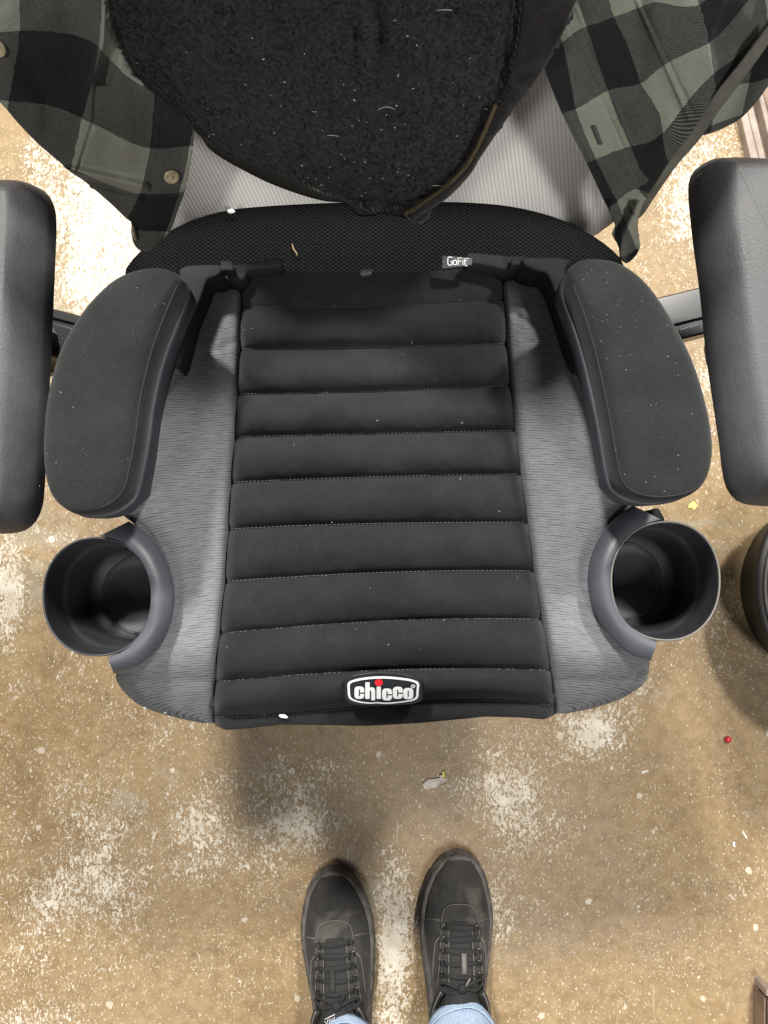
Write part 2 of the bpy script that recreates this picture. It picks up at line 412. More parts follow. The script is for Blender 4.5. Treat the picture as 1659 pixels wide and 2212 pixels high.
M['lint'] = simple('lint', (.62, .62, .60), .8)
M['straw'] = simple('straw_fibre', (.26, .20, .10), .7)
M['chip'] = simple('white_crumb', (.80, .79, .77), .6)
def m_shoe():
    t = NT('dusty_black_suede', .85, .25); v = t.co()
    n = t.noise(v, 45, 4, .6); d = t.noise(v, 26, 3, .6, .5)
    c = t.ramp(n, [(.3, (.026, .025, .024)), (.7, (.046, .043, .040))]); c = t.mix(t.ramp(d, [(.54, 0.0), (.70, .45)]), c, (.13, .113, .095)); fz = t.noise(v, 240, 4, .7); c = t.mix(t.ramp(fz, [(.58, 0.0), (.75, .22)]), c, (.16, .15, .135))
    t.col(c); t.sheen(.1); t.bump(t.noise(v, 700, 3), .4, .0005); return t.m
M['shoe'] = m_shoe()
M['sole'] = simple('scuffed_rubber_sole', (.10, .088, .078), .8, .6, 70, .4)
M['lace'] = simple('black_lace', (.012, .0115, .011), .8, .2, 200)
M['eyelet'] = simple('gunmetal_eyelet', (.05, .05, .05), .15, .1, 50, 0, .6, .8)
M['edge'] = simple('worn_and_highlight_edge', (.13, .12, .11), .6)  # worn shoe trim, and the painted highlight on the right cup rim
def m_denim():
    t = NT('light_blue_denim', .85, .2); v = t.co(); n = t.noise(t.co(scale=(1, 1, .35)), 420, 4, .7); b = t.noise(v, 22, 3)
    t.col(t.mix(.5, t.ramp(b, [(.3, (.26, .38, .56)), (.7, (.42, .54, .70))]), t.ramp(n, [(.3, (.18, .28, .46)), (.7, (.60, .69, .80))]))); t.bump(n, .5, .0008); return t.m
M['denim'] = m_denim()
M['bin'] = simple('dusty_bin_plastic', (.010, .0095, .009), .5, .5, 12, .2)
M['binrim'] = simple('bin_rim_edge', (.085, .08, .076), .5, .3, 20)
M['rail'] = simple('dusty_painted_rail', (.30, .24, .20), .6, .35, 28, .4)
M['raild'] = simple('rail_recess', (.20, .14, .10), .7, .4, 28, .3)
M['brown'] = simple('brown_painted_metal', (.04, .022, .016), .5, .4, 60)
M['beadred'] = simple('red_bead_plastic', (.55, .02, .03), .35, .2, 400)
M['yellow'] = simple('yellow_scrap', (.75, .65, .03), .5)
M['paleyellow'] = simple('pale_yellow_scrap', (.60, .50, .16), .6)
M['paper'] = simple('torn_paper', (.58, .52, .46), .8, .15, 120, .3)
M['skin'] = simple('skin', (.45, .28, .2), .6)
# ------------------------------------------------------------------ floor
def sheet(name, x0, x1, y0, y1, z, m, nx=1, ny=1):
    V = [(x0+(x1-x0)*i/nx, y0+(y1-y0)*j/ny, z) for j in range(ny+1) for i in range(nx+1)]
    Fc = [(j*(nx+1)+i, j*(nx+1)+i+1, (j+1)*(nx+1)+i+1, (j+1)*(nx+1)+i) for j in range(ny) for i in range(nx)]
    o = MO(name, V, Fc, m); o['kind'] = 'structure'; return o
sheet('floor', -6, 6, -6, 6, 0, M['floor'], 4, 4)
# ------------------------------------------------------------------ office chair
chair = empty('office_chair', (0, .13, 0), 'black office chair with pale grey mesh back holding the booster seat', 'office chair')
ZS = .50
back_edge = [(268, 610), (276, 580), (300, 548), (345, 515), (400, 485), (480, 459), (560, 448), (700, 440), (830, 437), (1000, 437), (1100, 447), (1200, 472), (1270, 505), (1320, 540), (1345, 568), (1352, 610), (1345, 800), (1335, 1100), (1325, 1330), (1290, 1420), (1180, 1460), (830, 1470), (480, 1460), (360, 1410), (310, 1320), (295, 1100), (285, 800)]
ring = [W(p.x, p.y, ZS-.02) for p in catmull([(a, b, 0) for a, b in back_edge], 140)]
rings = []
for i in range(16):
    k = i/15.0; rings.append([Vector((p.x, p.y, ZS-.008+.004*(1-k)**.5*0+.0)) for p in offs(ring, -.10*(1-k)-.0)])
rings = [[Vector((p.x, p.y, ZS)) for p in offs(ring, -.09)], [Vector((p.x, p.y, ZS+.001)) for p in offs(ring, -.05)], [Vector((p.x, p.y, ZS-.001)) for p in offs(ring, -.025)], [Vector((p.x, p.y, ZS-.006)) for p in offs(ring, -.010)],
         [Vector((p.x, p.y, ZS-.013)) for p in offs(ring, -.003)], ring, atz(ring, ZS-.045), atz(offs(ring, -.006), ZS-.06), atz(offs(ring, -.03), ZS-.066)]
loft('seat_cushion', rings, M['pad'], chair)
# backrest panel: gently hollow, rounded lower corners
def backy(x, z): return .350-.30*x*x+.50*(z-.5)
bo = []
prof = [(0, .418), (.08, .420), (.14, .430), (.185, .446), (.215, .474), (.243, .520), (.262, .58), (.268, .62), (.268, .68), (.262, .75), (.25, .80), (.22, .83), (.15, .84), (0, .842)]
half = catmull([(a, b, 0) for a, b in prof], 60, False)
outl = [(p.x, p.y) for p in half]+[(-p.x, p.y) for p in half[::-1][1:-1]]
def brings(inset_list):
    out = []
    for ins, dy in inset_list:
        base = [Vector((a, b, 0)) for a, b in outl]; base = offs(base, -ins)
        out.append([Vector((p.x, backy(p.x, p.y)+dy, p.y)) for p in base])
    return out
NXB, NZB = 60, 60
V = []; Fc = []
b0 = brings([(.012, 0)])[0]
# front mesh as concentric rings so that the hollow shows
def conc(k): return [Vector((p.x*k, backy(p.x*k, .72+(p.z-.72)*k), .72+(p.z-.72)*k)) for p in b0]
rr = [conc(k) for k in (.05, .2, .35, .5, .65, .8, .92, 1.0)]
loft('back_mesh', rr+brings([(.006, .003), (.002, .008)]), M['back'], chair, True, False)
loft('back_frame', brings([(.003, .006), (0, .010), (0, .022), (.006, .028), (.05, .030)]), M['hardplastic'], chair, False, True)
# arm pads
lp = [(-150, 400), (0, 397), (55, 398), (92, 410), (113, 435), (122, 475), (120, 560), (114, 700), (107, 850), (101, 960), (97, 1050), (91, 1098), (73, 1132), (42, 1150), (-20, 1153), (-120, 1150), (-185, 1120), (-205, 1040), (-205, 520), (-190, 430)]
rp = [(1800, 358), (1650, 353), (1545, 350), (1508, 361), (1489, 388), (1487, 430), (1496, 520), (1512, 640), (1524, 760), (1541, 880), (1553, 960), (1560, 1020), (1573, 1062), (1605, 1088), (1680, 1094), (1800, 1092), (1850, 1060), (1865, 980), (1850, 500), (1835, 400)]
ZP = .64
for pts, sgn in ((lp, -1), (rp, 1)):
    r = [W(p.x, p.y, ZP-.035) for p in catmull([(a, b, 0) for a, b in pts], 120)]
    rings = [*[[a.lerp(b_, t_)+Vector((0, 0, ZP-a.z-.0014*t_**6)) for a, b_ in zip(atz(inner(r, .04), r[0].z), offs(r, -.020))] for t_ in (0, .4, .7, .85, .95, 1)], atz(offs(r, -.015), ZP-.006), atz(offs(r, -.009), ZP-.013), atz(offs(r, -.003), ZP-.024), r, atz(offs(r, -.004), ZP-.042), atz(offs(r, -.02), ZP-.046)]
    loft('arm_pad', rings, M['armpad'], chair)
# arm support bars
def bar(p0, p1, z, wid, nm):
    a = W(*p0, z); b = W(*p1, z); d = (b-a).normalized(); s = Vector((-d.y, d.x, 0))
    mb = MB(); n = 10
    prof = [(-.5, 0), (-.5, -.016), (.5, -.016), (.5, 0), (.46, .002), (.30, .002), (.26, -.002), (.18, -.002), (.14, .0025), (-.46, .0025)]
    R = []
    for P in (a, b): R.append([P+s*wid*q[0]+Vector((0, 0, q[1])) for q in prof])
    return loft(nm, R, M['steel'], chair, True, True, True, False)
bar((20, 690), (420, 795), .46, .041, 'arm_support_bar')
bar((1640, 640), (1220, 745), .46, .044, 'arm_support_bar')
for x, y in ((-.315, .215), (.315, .215)):
    mb = MB(); mb.tube([(x, y, .452), (x*1.04, y, .50), (x*1.04, y, .60)], .016, seg=12, flat=1.6); mb.build('arm_post', M['steel'], chair)
# underside
mb = MB(); mb.tube([(0, .12, .43), (0, .12, .30)], .032, seg=16); mb.tube([(0, .12, .30), (0, .12, .07)], .022, seg=16); mb.build('gas_column', M['hardplastic'], chair)
for k in range(5):
    a = math.radians(18+72*k+18); d = Vector((math.cos(a), math.sin(a), 0)); c = Vector((0, .12, 0))
    o = tube([c+Vector((0, 0, .10))+d*.02, c+d*.15+Vector((0, 0, .095)), c+d*.26+Vector((0, 0, .075))], [.026, .02, .016], 'base_leg', M['hardplastic'], chair, seg=8, flat=.7)
    e = c+d*.262; s = Vector((-d.y, d.x, 0))
    for q in (-.016, .016):
        wv, wf = tube([e+s*(q-.008)+Vector((0, 0, .027)), e+s*(q+.008)+Vector((0, 0, .027))], .026, raw=True, seg=16)
        cst = MO('caster_wheel', wv, wf, M['hardplastic'], chair, smooth=False)
mb = MB(); mb.tube([(0, .37, .44), (0, .42, .47), (0, .42, .62)], .025, seg=10, flat=.5); mb.box((0, .26, .43), .07, .25, .02); mb.build('back_bracket', M['hardplastic'], chair)
# ------------------------------------------------------------------ booster seat
boost = empty('booster_seat', (0, .0, .51), 'black and heather grey backless child booster seat with two cup holders on the chair', 'booster seat')
Z0 = .615
XL = smooth_xy([(560, 522), (600, 521), (700, 520), (780, 518), (930, 509), (1020, 502), (1110, 496), (1250, 487), (1330, 479), (1400, 471), (1470, 467), (1530, 463), (1590, 466)])
XR = smooth_xy([(560, 1083), (600, 1087), (700, 1092), (780, 1097), (850, 1104), (940, 1114), (1030, 1126), (1130, 1140), (1250, 1156), (1340, 1172), (1400, 1182), (1450, 1189), (1520, 1196), (1590, 1199)])
def zc(py):
    z = Z0-.010*max(0, (700-py)/120)**2*.6
    if py > 1400: z -= .040*((py-1400)/170)**2
    return z
seams = [(578, 588, 586, 575), (665, 663, 660, 648), (755, 752, 748, 743), (851, 848, 841, 833), (944, 939, 934, 930), (1042, 1033, 1027, 1024), (1143, 1133, 1129, 1128), (1256, 1241, 1233, 1233), (1368, 1348, 1337, 1338), (1472, 1452, 1444, 1447), (1547, 1532, 1512, 1523), (1577, 1564, 1558, 1553)]
def seam_y(i, u):
    s = seams[i]; c = np.polyfit([0, .35, .7, 1], s, 3); 
    return float(np.polyval(c, u))
SC = [np.polyfit([0, .35, .7, 1], s, 3) for s in seams]
SC[-1] = None
def bot_y(u): return float(np.interp(u, [0, .03, .1, .2, .45, .6, .8, .9, .97, 1], [1567, 1577, 1573, 1565, 1568, 1562, 1548, 1550, 1554, 1545]))
def sy(i, u): return bot_y(u) if i == len(seams)-1 else float(np.polyval(SC[i], u))
def hem_wave(u): return 0
def quilt_z(u, py, t, amp=.0125):
    puff = amp*(math.sin(math.pi*min(max(t, 0), 1))**.68)
    e = min(u, 1-u); edge = -.012*math.exp(-e/.012)-.003*math.exp(-e/.05)
    wr = .0016*noise.noise(Vector((u*9, py*.02, 0)))+.0006*noise.noise(Vector((u*40, py*.05, 4)))
    return zc(py)+puff+edge+wr
NU = 110
for i in range(len(seams)-1):
    NV = 16; V = []; Fc = []; last = i == len(seams)-2
    amp = .0125 if not last else .005
    if i == 0: amp = .006
    for j in range(NV+1):
        t = j/NV
        for k in range(NU+1):
            u = k/NU; py = sy(i, u)*(1-t)+sy(i+1, u)*t
            px = XL(py)*(1-u)+XR(py)*u
            tt = t
            if i == 0: tt = .35+.65*t
            if last: tt = t*.6
            V.append(W(px, py, quilt_z(u, py, tt, amp)))
    nr = NV+1
    if last:      # hem rolls under at the front
        for q in range(1, 6):
            base = V[NV*(NU+1):(NV+1)*(NU+1)]
            for p in base: V.append(Vector((p.x, p.y-.004*math.sin(q*.6)+.004*q*.5, p.z-.008*q)))
            nr += 1
    if i == 0:
        base = V[:NU+1]; pre = []
        for q in range(5, 0, -1):
            for p in base: pre.append(Vector((p.x, p.y+.0025*math.sin(q*.5)-.001*q, p.z-.009*q)))
        V = pre+V; nr += 5
    for j in range(nr-1):
        for k in range(NU):
            a = j*(NU+1)+k; Fc.append((a, a+NU+1, a+NU+2, a+1))
    MO('quilted_channel', V, Fc, M['knit'], boost)
# seam lines and stitches
for i in range(1, 11):
    tube([W(XL(sy(i, u))*(1-u)+XR(sy(i, u))*u, sy(i, u), quilt_z(u, sy(i, u), 0)+.0006) for u in np.linspace(.006, .994, 70)], .0009 if i < 10 else .0005, 'seam_line', M['piping'], boost, seg=6)
mb = MB()
for i in range(2, 11):
    L = 72
    for k in range(L):
        u = .008+.984*k/L; u2 = u+.55/L
        if i in (8, 9) and random.random() < .35: continue
        P = []
        for uu in (u, u2):
            py = sy(i, uu)+.5; px = XL(py)*(1-uu)+XR(py)*uu; p = W(px, py, quilt_z(uu, py, 0)); P.append(p+Vector((0, 0, .0018)))
        mb.tube(P, .00042, seg=5)
mb.build('seam_stitching', M['stitch'], boost, kind='stuff')
# side bolsters
XOL = smooth_xy([(575, 475), (590, 462), (610, 447), (645, 428), (672, 418), (710, 407), (740, 398), (796, 376), (857, 345), (950, 315), (1050, 280), (1105, 262), (1130, 288), (1160, 312), (1200, 332), (1245, 348), (1290, 352), (1340, 345), (1390, 318), (1425, 284), (1448, 256), (1462, 250), (1480, 257), (1505, 278), (1525, 305), (1542, 350), (1556, 405), (1566, 455), (1575, 462)])
XOR = smooth_xy([(560, 1130), (575, 1145), (590, 1160), (620, 1180), (660, 1197), (700, 1209), (760, 1228), (800, 1241), (850, 1266), (900, 1285), (1000, 1325), (1050, 1355), (1085, 1376), (1120, 1352), (1160, 1322), (1205, 1302), (1255, 1295), (1300, 1302), (1345, 1325), (1385, 1358), (1412, 1392), (1430, 1402), (1468, 1397), (1492, 1372), (1512, 1335), (1530, 1280), (1541, 1225), (1545, 1202)])
def bolster(side):
    XI, XO = (XL, XOL) if side < 0 else (XR, XOR)
    y0, y1 = (589, 1562) if side < 0 else (573, 1541)
    NV, NQ = 150, 36; V = []; uv = []; Fc = []
    def z_at(u, py):
        z = zc(min(py, 1470))
        z += .006*math.sin(math.pi*min(u*1.1, 1))**.7*(1-.3*u)
        z -= .010*math.exp(-u/.035)
        if py < 1150: z += .010*u*u*min(1, (1150-py)/200)
        d = (py-1380)/(y1-1380)
        if d > 0: z -= .045*d**2.2
        if py > 1450: z -= .03*max(0, (u-.80)/.2)**2.2
        if py < y0+60: z -= .02*((y0+60-py)/60)**2.5
        z += .0013*noise.noise(Vector((u*5, py*.012, side*3)))
        if side > 0: z -= .0025*math.exp(-((py-680-60*(u-.2))/7)**2)*math.exp(-((u-.3)/.25)**2)
        else: z -= .0015*math.exp(-((py-735-50*u)/10)**2)*math.exp(-((u-.3)/.3)**2)
        return z
    for j in range(NV+1):
        tt = j/NV; py = y0+(y1-y0)*(1-(1-tt)**1.25 if tt > .5 else tt*(1-(.5)**1.25)/.5)
        for k in range(NQ+1):
            u = k/NQ; px = XI(py)*(1-u)+XO(py)*u
            top = 0
            if py < y0+25: top = (y0+25-py)/25
            p = W(px, py+5*u*top+8*(abs(u-.35))**2*top*2, z_at(u, py)); V.append(p)
            bow = 14*math.sin(math.pi*u)*max(0, 1-(py-y0)/400)+ (26*u*u if py > 1150 else 26*u*u*max(0, (py-700)/450))
            uv.append(((px-829)*.0003, (py-bow)*.0003))
    base = (NV+1)*(NQ+1)
    for j in range(NV):
        for k in range(NQ): a = j*(NQ+1)+k; Fc.append((a, a+1, a+NQ+2, a+NQ+1))
    # skirt down the outer edge and the front
    edge = [j*(NQ+1)+NQ for j in range(NV+1)]+[NV*(NQ+1)+k for k in range(NQ-1, -1, -1)]
    edge = [k for k in range(0, NQ)]+edge
    prev = edge
    for q in (1, 2):
        new = []
        for e in edge:
            p = V[e]; c = Vector((side*-.0, .12, 0)); dirv = Vector((-p.x, .1-p.y, 0)).normalized()
            V.append(Vector((p.x, p.y, p.z-.016*q))+dirv*.003*q); uv.append((uv[e][0], uv[e][1]+.006*q)); new.append(len(V)-1)
        for a in range(len(edge)-1): Fc.append((prev[a], prev[a+1], new[a+1], new[a]))
        prev = new
    o = MO('side_bolster', V, Fc, M['heather'], boost, uv=uv); fixn(o)
    return z_at
zbl = bolster(-1); zbr = bolster(1)
# seam cord between quilt and bolsters
for X, y0, y1 in ((XL, 595, 1560), (XR, 580, 1540)):
    tube([W(X(y), y, zc(min(y, 1470))-.0105-(.045*max(0, (y-1380)/180)**2.2)) for y in np.linspace(y0, y1, 80)], .0016, 'seam_cord', M['piping'], boost, seg=6)
# fold of spare fabric beside the right bolster
def strip(name, pa, pb, za, zb, mat, n=50, uvs=True, bulge=.004):
    A = catmull([(a, b, 0) for a, b in pa], n, False); B = catmull([(a, b, 0) for a, b in pb], n, False); V = []; Fc = []; uv = []
    for i in range(n):
        for k in range(7):
            t = k/6; x = A[i].x*(1-t)+B[i].x*t; y = A[i].y*(1-t)+B[i].y*t
            V.append(W(x, y, za*(1-t)+zb*t+bulge*math.sin(math.pi*t))); uv.append((x*.0003, y*.0003))
    for i in range(n-1):
        for k in range(6): a = i*7+k; Fc.append((a, a+1, a+8, a+7))
    return fixn(MO(name, V, Fc, mat, boost, uv=uv))
strip('fabric_fold', [(1140, 578), (1168, 620), (1190, 680), (1205, 740), (1225, 800), (1245, 850)], [(1150, 573), (1185, 610), (1206, 665), (1222, 735), (1238, 790), (1252, 840)], .603, .596, M['heather'])
strip('fabric_fold', [(455, 603), (437, 640), (424, 680), (410, 720), (398, 755)], [(448, 600), (428, 640), (414, 680), (402, 722), (392, 760)], .600, .594, M['heather'])
# moulded shell
so = [(470, 592), (830, 592), (1170, 585), (1235, 640), (1275, 800), (1310, 950), (1345, 1060), (1365, 1090), (1325, 1150), (1300, 1210), (1297, 1290), (1325, 1355), (1370, 1405), (1390, 1430), (1380, 1465), (1320, 1495), (1200, 1518), (830, 1530), (470, 1535), (340, 1512), (275, 1480), (258, 1450), (305, 1410), (342, 1350), (352, 1285), (338, 1215), (305, 1150), (270, 1110), (292, 1070), (335, 930), (370, 760), (405, 640)]
r = [W(p.x, p.y, .585) for p in catmull([(a, b, 0) for a, b in so], 120)]
loft('moulded_base', [atz(offs(r, -.04), .580), atz(offs(r, -.004), .582), atz(r, .578), atz(offs(r, -.006), .54), atz(offs(r, -.016), .505)], M['plastic'], boost, ngon=True)
# arm rests
AL = [(385, 600), (362, 665), (337, 730), (319, 790), (304, 860), (293, 940), (282, 1000), (266, 1050), (232, 1082), (190, 1094), (150, 1092), (115, 1068), (98, 1030), (91, 980), (94, 900), (107, 820), (131, 745), (166, 685), (206, 635), (250, 598), (300, 579), (350, 577)]
AR = [(1234, 598), (1262, 680), (1283, 750), (1302, 830), (1318, 910), (1330, 980), (1345, 1030), (1375, 1057), (1430, 1066), (1490, 1056), (1525, 1030), (1541, 985), (1538, 920), (1520, 840), (1496, 770), (1466, 710), (1430, 650), (1393, 603), (1345, 568), (1295, 556), (1252, 562)]
ZA = .712
lint = MB()
for pts, side in ((AL, -1), (AR, 1)):
    r = [W(p.x, p.y, ZA) for p in catmull([(a, b+(9 if b > 1025 else 0), 0) for a, b in pts], 160)]
    arm = loft('armrest', [atz(offs(r, -.003), ZA-.0215), atz(offs(r, .0016), ZA-.021), atz(offs(r, .0024), ZA-.0225), atz(offs(r, .0012), ZA-.040), atz(offs(r, -.006), ZA-.052), atz(offs(r, -.014), ZA-.09), atz(offs(r, -.020), ZA-.19)], M['plastic'], boost)
    rin = inner(r, .05); rou = offs(r, -.002)
    cu = [[a.lerp(b_, t_) for a, b_ in zip(rin, rou)] for t_ in (0, .25, .5, .7, .85, .94, 1.0)]
    zz = [.0040, .0038, .0033, .0026, .0016, .0003, -.0012]
    body = [atz(offs(r, .0002), ZA-.003), atz(offs(r, .0010), ZA-.006), atz(offs(r, .0017), ZA-.011), atz(offs(r, .0017), ZA-.016), atz(offs(r, .0004), ZA-.0205), atz(offs(r, -.004), ZA-.0225)]
    c = loft('arm_cushion', [atz(a, ZA+b) for a, b in zip(cu, zz)]+body, M['knit2'], arm)
    i0, i1 = (2, 66) if side < 0 else (2, 84)
    pth = [Vector((p.x, p.y, ZA-.0022)) for p in offs(r, -.0008)][i0:i1]
    tube(pth, .0006, 'cushion_piping', M['piping'], arm, seg=6)
# rear handles and belt guides
slab('belt_guide', [(386, 584), (405, 573), (440, 571), (470, 572), (478, 586), (462, 598), (447, 605), (434, 640), (414, 690), (398, 750), (388, 785), (378, 792), (372, 770), (382, 700), (392, 640), (391, 605)], .648, .05, M['guide'], boost, .0015, 110)
slab('belt_guide', [(1231, 562), (1200, 555), (1165, 556), (1130, 556), (1132, 572), (1160, 586), (1180, 592), (1196, 625), (1214, 683), (1233, 745), (1250, 783), (1262, 786), (1262, 760), (1244, 690), (1226, 620), (1221, 593), (1224, 575)], .648, .05, M['guide'], boost, .0015, 110)
slab('rear_bar', [(440, 572), (500, 571), (560, 563), (596, 556), (607, 560), (608, 572), (590, 578), (540, 582), (527, 600), (500, 606), (470, 600), (450, 592)], .632, .03, M['guide'], boost, .0015, 90)
slab('rear_bar', [(1010, 548), (1022, 545), (1070, 549), (1140, 556), (1180, 560), (1170, 590), (1130, 585), (1095, 582), (1060, 575), (1015, 566), (1006, 556)], .632, .03, M['guide'], boost, .0015, 90)
for cx, cy, ww in ((492, 580, 4.4), (1122, 569, 4.6)):
    for k in range(5):
        x = cx+(k-2)*ww; tl = 1 if cx < 800 else -1
        P = []
        for q in range(13):
            a = math.pi*q/12; P.append(W(x+tl*q*.5-3, cy-13+26*q/12, .636+.008*math.sin(a)))
        tube(P, .0011, 'elastic_loop', M['thread'], boost, seg=6)
slab('fabric_tab', [(779, 583), (801, 579), (803, 590), (781, 594)], .622, .006, M['tagc'], boost, .001, 24)
tg = slab('woven_tag', [(955, 552), (1020, 557), (1020, 572), (955, 580)], .6345, .0015, M['tagc'], boost, .0002, 4, False)
# GoFit strokes on the tag (crop px measured at 4.32 px per unit)
def TG(x, y): return W(932.6+.2315*x, 521+.2315*y, .6351)
S = [[(190, 155), (180, 148), (160, 148), (150, 158), (148, 200), (153, 222), (168, 226), (185, 222), (190, 210), (190, 190), (172, 190)],
     [(200, 190), (208, 180), (224, 180), (232, 190), (232, 212), (224, 222), (208, 222), (200, 212), (200, 190)],
     [(246, 228), (246, 158), (278, 156)], [(246, 188), (272, 187)], [(290, 185), (290, 227)], [(290, 168), (290, 171)],
     [(308, 160), (308, 218), (316, 230), (330, 228)], [(297, 182), (326, 180)], [(322, 164), (332, 163)], [(336, 163), (344, 162)]]
mb = MB()
for s in S: mb.tube([TG(*p) for p in s], .00042, seg=5)
mb.build('tag_lettering', M['white'], tg)
# front badge
def BZ(px, py):
    u = (px-XL(py))/(XR(py)-XL(py)); return zc(py)+.0138
def BP(x, y, dz=.0): px, py = 713.2+.1389*x, 1426.4+.1389*y; return W(px, py, BZ(px, py)+dz)
def bpoly(outer, hole=None, dz=.0021):
    polys = [[Vector((a, b, 0)) for a, b in outer]]
    if hole: polys.append([Vector((a, b, 0)) for a, b in hole])
    flat = [p for q in polys for p in q]
    tri = tessellate_polygon(polys)
    return [BP(p.x, p.y, dz) for p in flat], [tuple(t) for t in tri]
def rrect(x0, y0, x1, y1, r, n=5):
    out = []
    for cx, cy, a0 in ((x1-r, y0+r, -90), (x1-r, y1-r, 0), (x0+r, y1-r, 90), (x0+r, y0+r, 180)):
        for k in range(n+1):
            a = math.radians(a0+90*k/n); out.append((cx+r*math.cos(a), cy+r*math.sin(a)))
    return out
badge_o = [(212, 330), (230, 295), (300, 255), (420, 222), (560, 200), (700, 188), (850, 188), (1000, 198), (1150, 218), (1290, 258), (1400, 305), (1438, 350), (1440, 480), (1432, 600), (1400, 640), (1280, 675), (1100, 692), (900, 700), (700, 700), (500, 695), (330, 672), (240, 630), (215, 570), (210, 450)]
bc = catmull([(a, b, 0) for a, b in badge_o], 90)
ctr = Vector((828, 450, 0))
def bring(k, dz): return [BP(*(ctr+(p-ctr)*k).xy, dz) for p in bc]
badge = loft('badge', [bring(k, .0009) for k in (.1, .3, .5, .7, .85, .96)]+[bring(.985, .0008), bring(1, .0), bring(1.005, -.002)], M['rubberpatch'], boost, True, False)
loft('badge_edge', [bring(.995, -.0003), bring(1.003, .0008), bring(1.012, -.0004)], M['rubberpatch'], badge, False, False)
bo_ = [(270, 375), (290, 335), (345, 308), (450, 280), (600, 258), (750, 248), (900, 250), (1050, 262), (1200, 283), (1310, 308), (1365, 335), (1386, 375), (1376, 480), (1371, 560), (1350, 598), (1290, 628), (1150, 652), (950, 674), (830, 676), (720, 668), (620, 675), (480, 662), (370, 635), (305, 600), (278, 550), (271, 460)]
c1 = catmull([(a, b, 0) for a, b in bo_], 120)
inn = []
for p in c1:
    kx = 1-36/555; ky = (1-37/215) if p.y < 465 else (1-20/205)
    inn.append(Vector((828+(p.x-828)*kx, 465+(p.y-465)*ky, 0)))
mb = MB()
V = [BP(p.x, p.y, .0017) for p in c1]+[BP(p.x, p.y, .0017) for p in inn]; n = len(c1)
mb.add(V, [(i, (i+1) % n, n+(i+1) % n, n+i) for i in range(n)])
mb.build('badge_border', M['white'], badge)
def cee(x0, y0, x1, y1, sx0, sx1, sy0, sy1, g0, g1):
    R = rrect(x0, y0, x1, y1, (x1-x0)*.36, 6)   # order: top right, bottom right, bottom left, top left
    tr = R[:7]; br = R[7:14]; bl = R[14:21]; tl = R[21:28]
    path = [(x1, g0)]+tr[::-1]+tl[::-1]+bl[::-1]+br[::-1]+[(x1, g1), (sx1+4, g1), (sx1, g1+4), (sx1, sy1-4), ((sx0+sx1)/2, sy1), (sx0, sy1-4), (sx0, sy0+4), ((sx0+sx1)/2, sy0), (sx1, sy0+4), (sx1, g0-4), (sx1+4, g0)]
    return path
letters = [(cee(377, 405, 530, 600, 446, 465, 450, 562, 500, 521), None),
    ([(545, 352), (556, 340), (604, 340), (615, 352), (615, 426), (635, 418), (672, 422), (692, 440), (700, 465), (700, 608), (690, 622), (645, 622), (639, 614), (639, 480), (632, 468), (622, 468), (616, 480), (616, 590), (608, 600), (552, 600), (545, 592)], None),
    (rrect(722, 407, 790, 600, 9), None),
    (cee(807, 437, 962, 625, 873, 892, 480, 587, 526, 546), None),
    (cee(973, 410, 1130, 600, 1040, 1060, 455, 562, 503, 522), None),
    (rrect(1137, 430, 1293, 605, 52, 7), rrect(1204, 470, 1223, 572, 9))]
mb = MB()
for o_, h_ in letters: mb.add(*bpoly(o_, h_))
mb.build('badge_lettering', M['white'], badge, smooth=False)
def ell(cx, cy, rx, ry, n=28): return [(cx+rx*math.cos(2*math.pi*i/n), cy+ry*math.sin(2*math.pi*i/n)) for i in range(n)]
mb = MB(); mb.add(*bpoly(ell(756, 347, 64, 54), None, .0026)); mb.build('badge_dot', M['red'], badge)
mb = MB(); mb.add(*bpoly(ell(1290, 403, 34, 28), ell(1290, 403, 24, 19)))
mb.add(*bpoly(rrect(1280, 392, 1286, 416, 2, 2))); mb.add(*bpoly([(1286, 392), (1298, 393), (1301, 399), (1298, 405), (1302, 416), (1295, 416), (1291, 406), (1286, 406)], None)); mb.build('registered_mark', M['white'], badge, smooth=False)
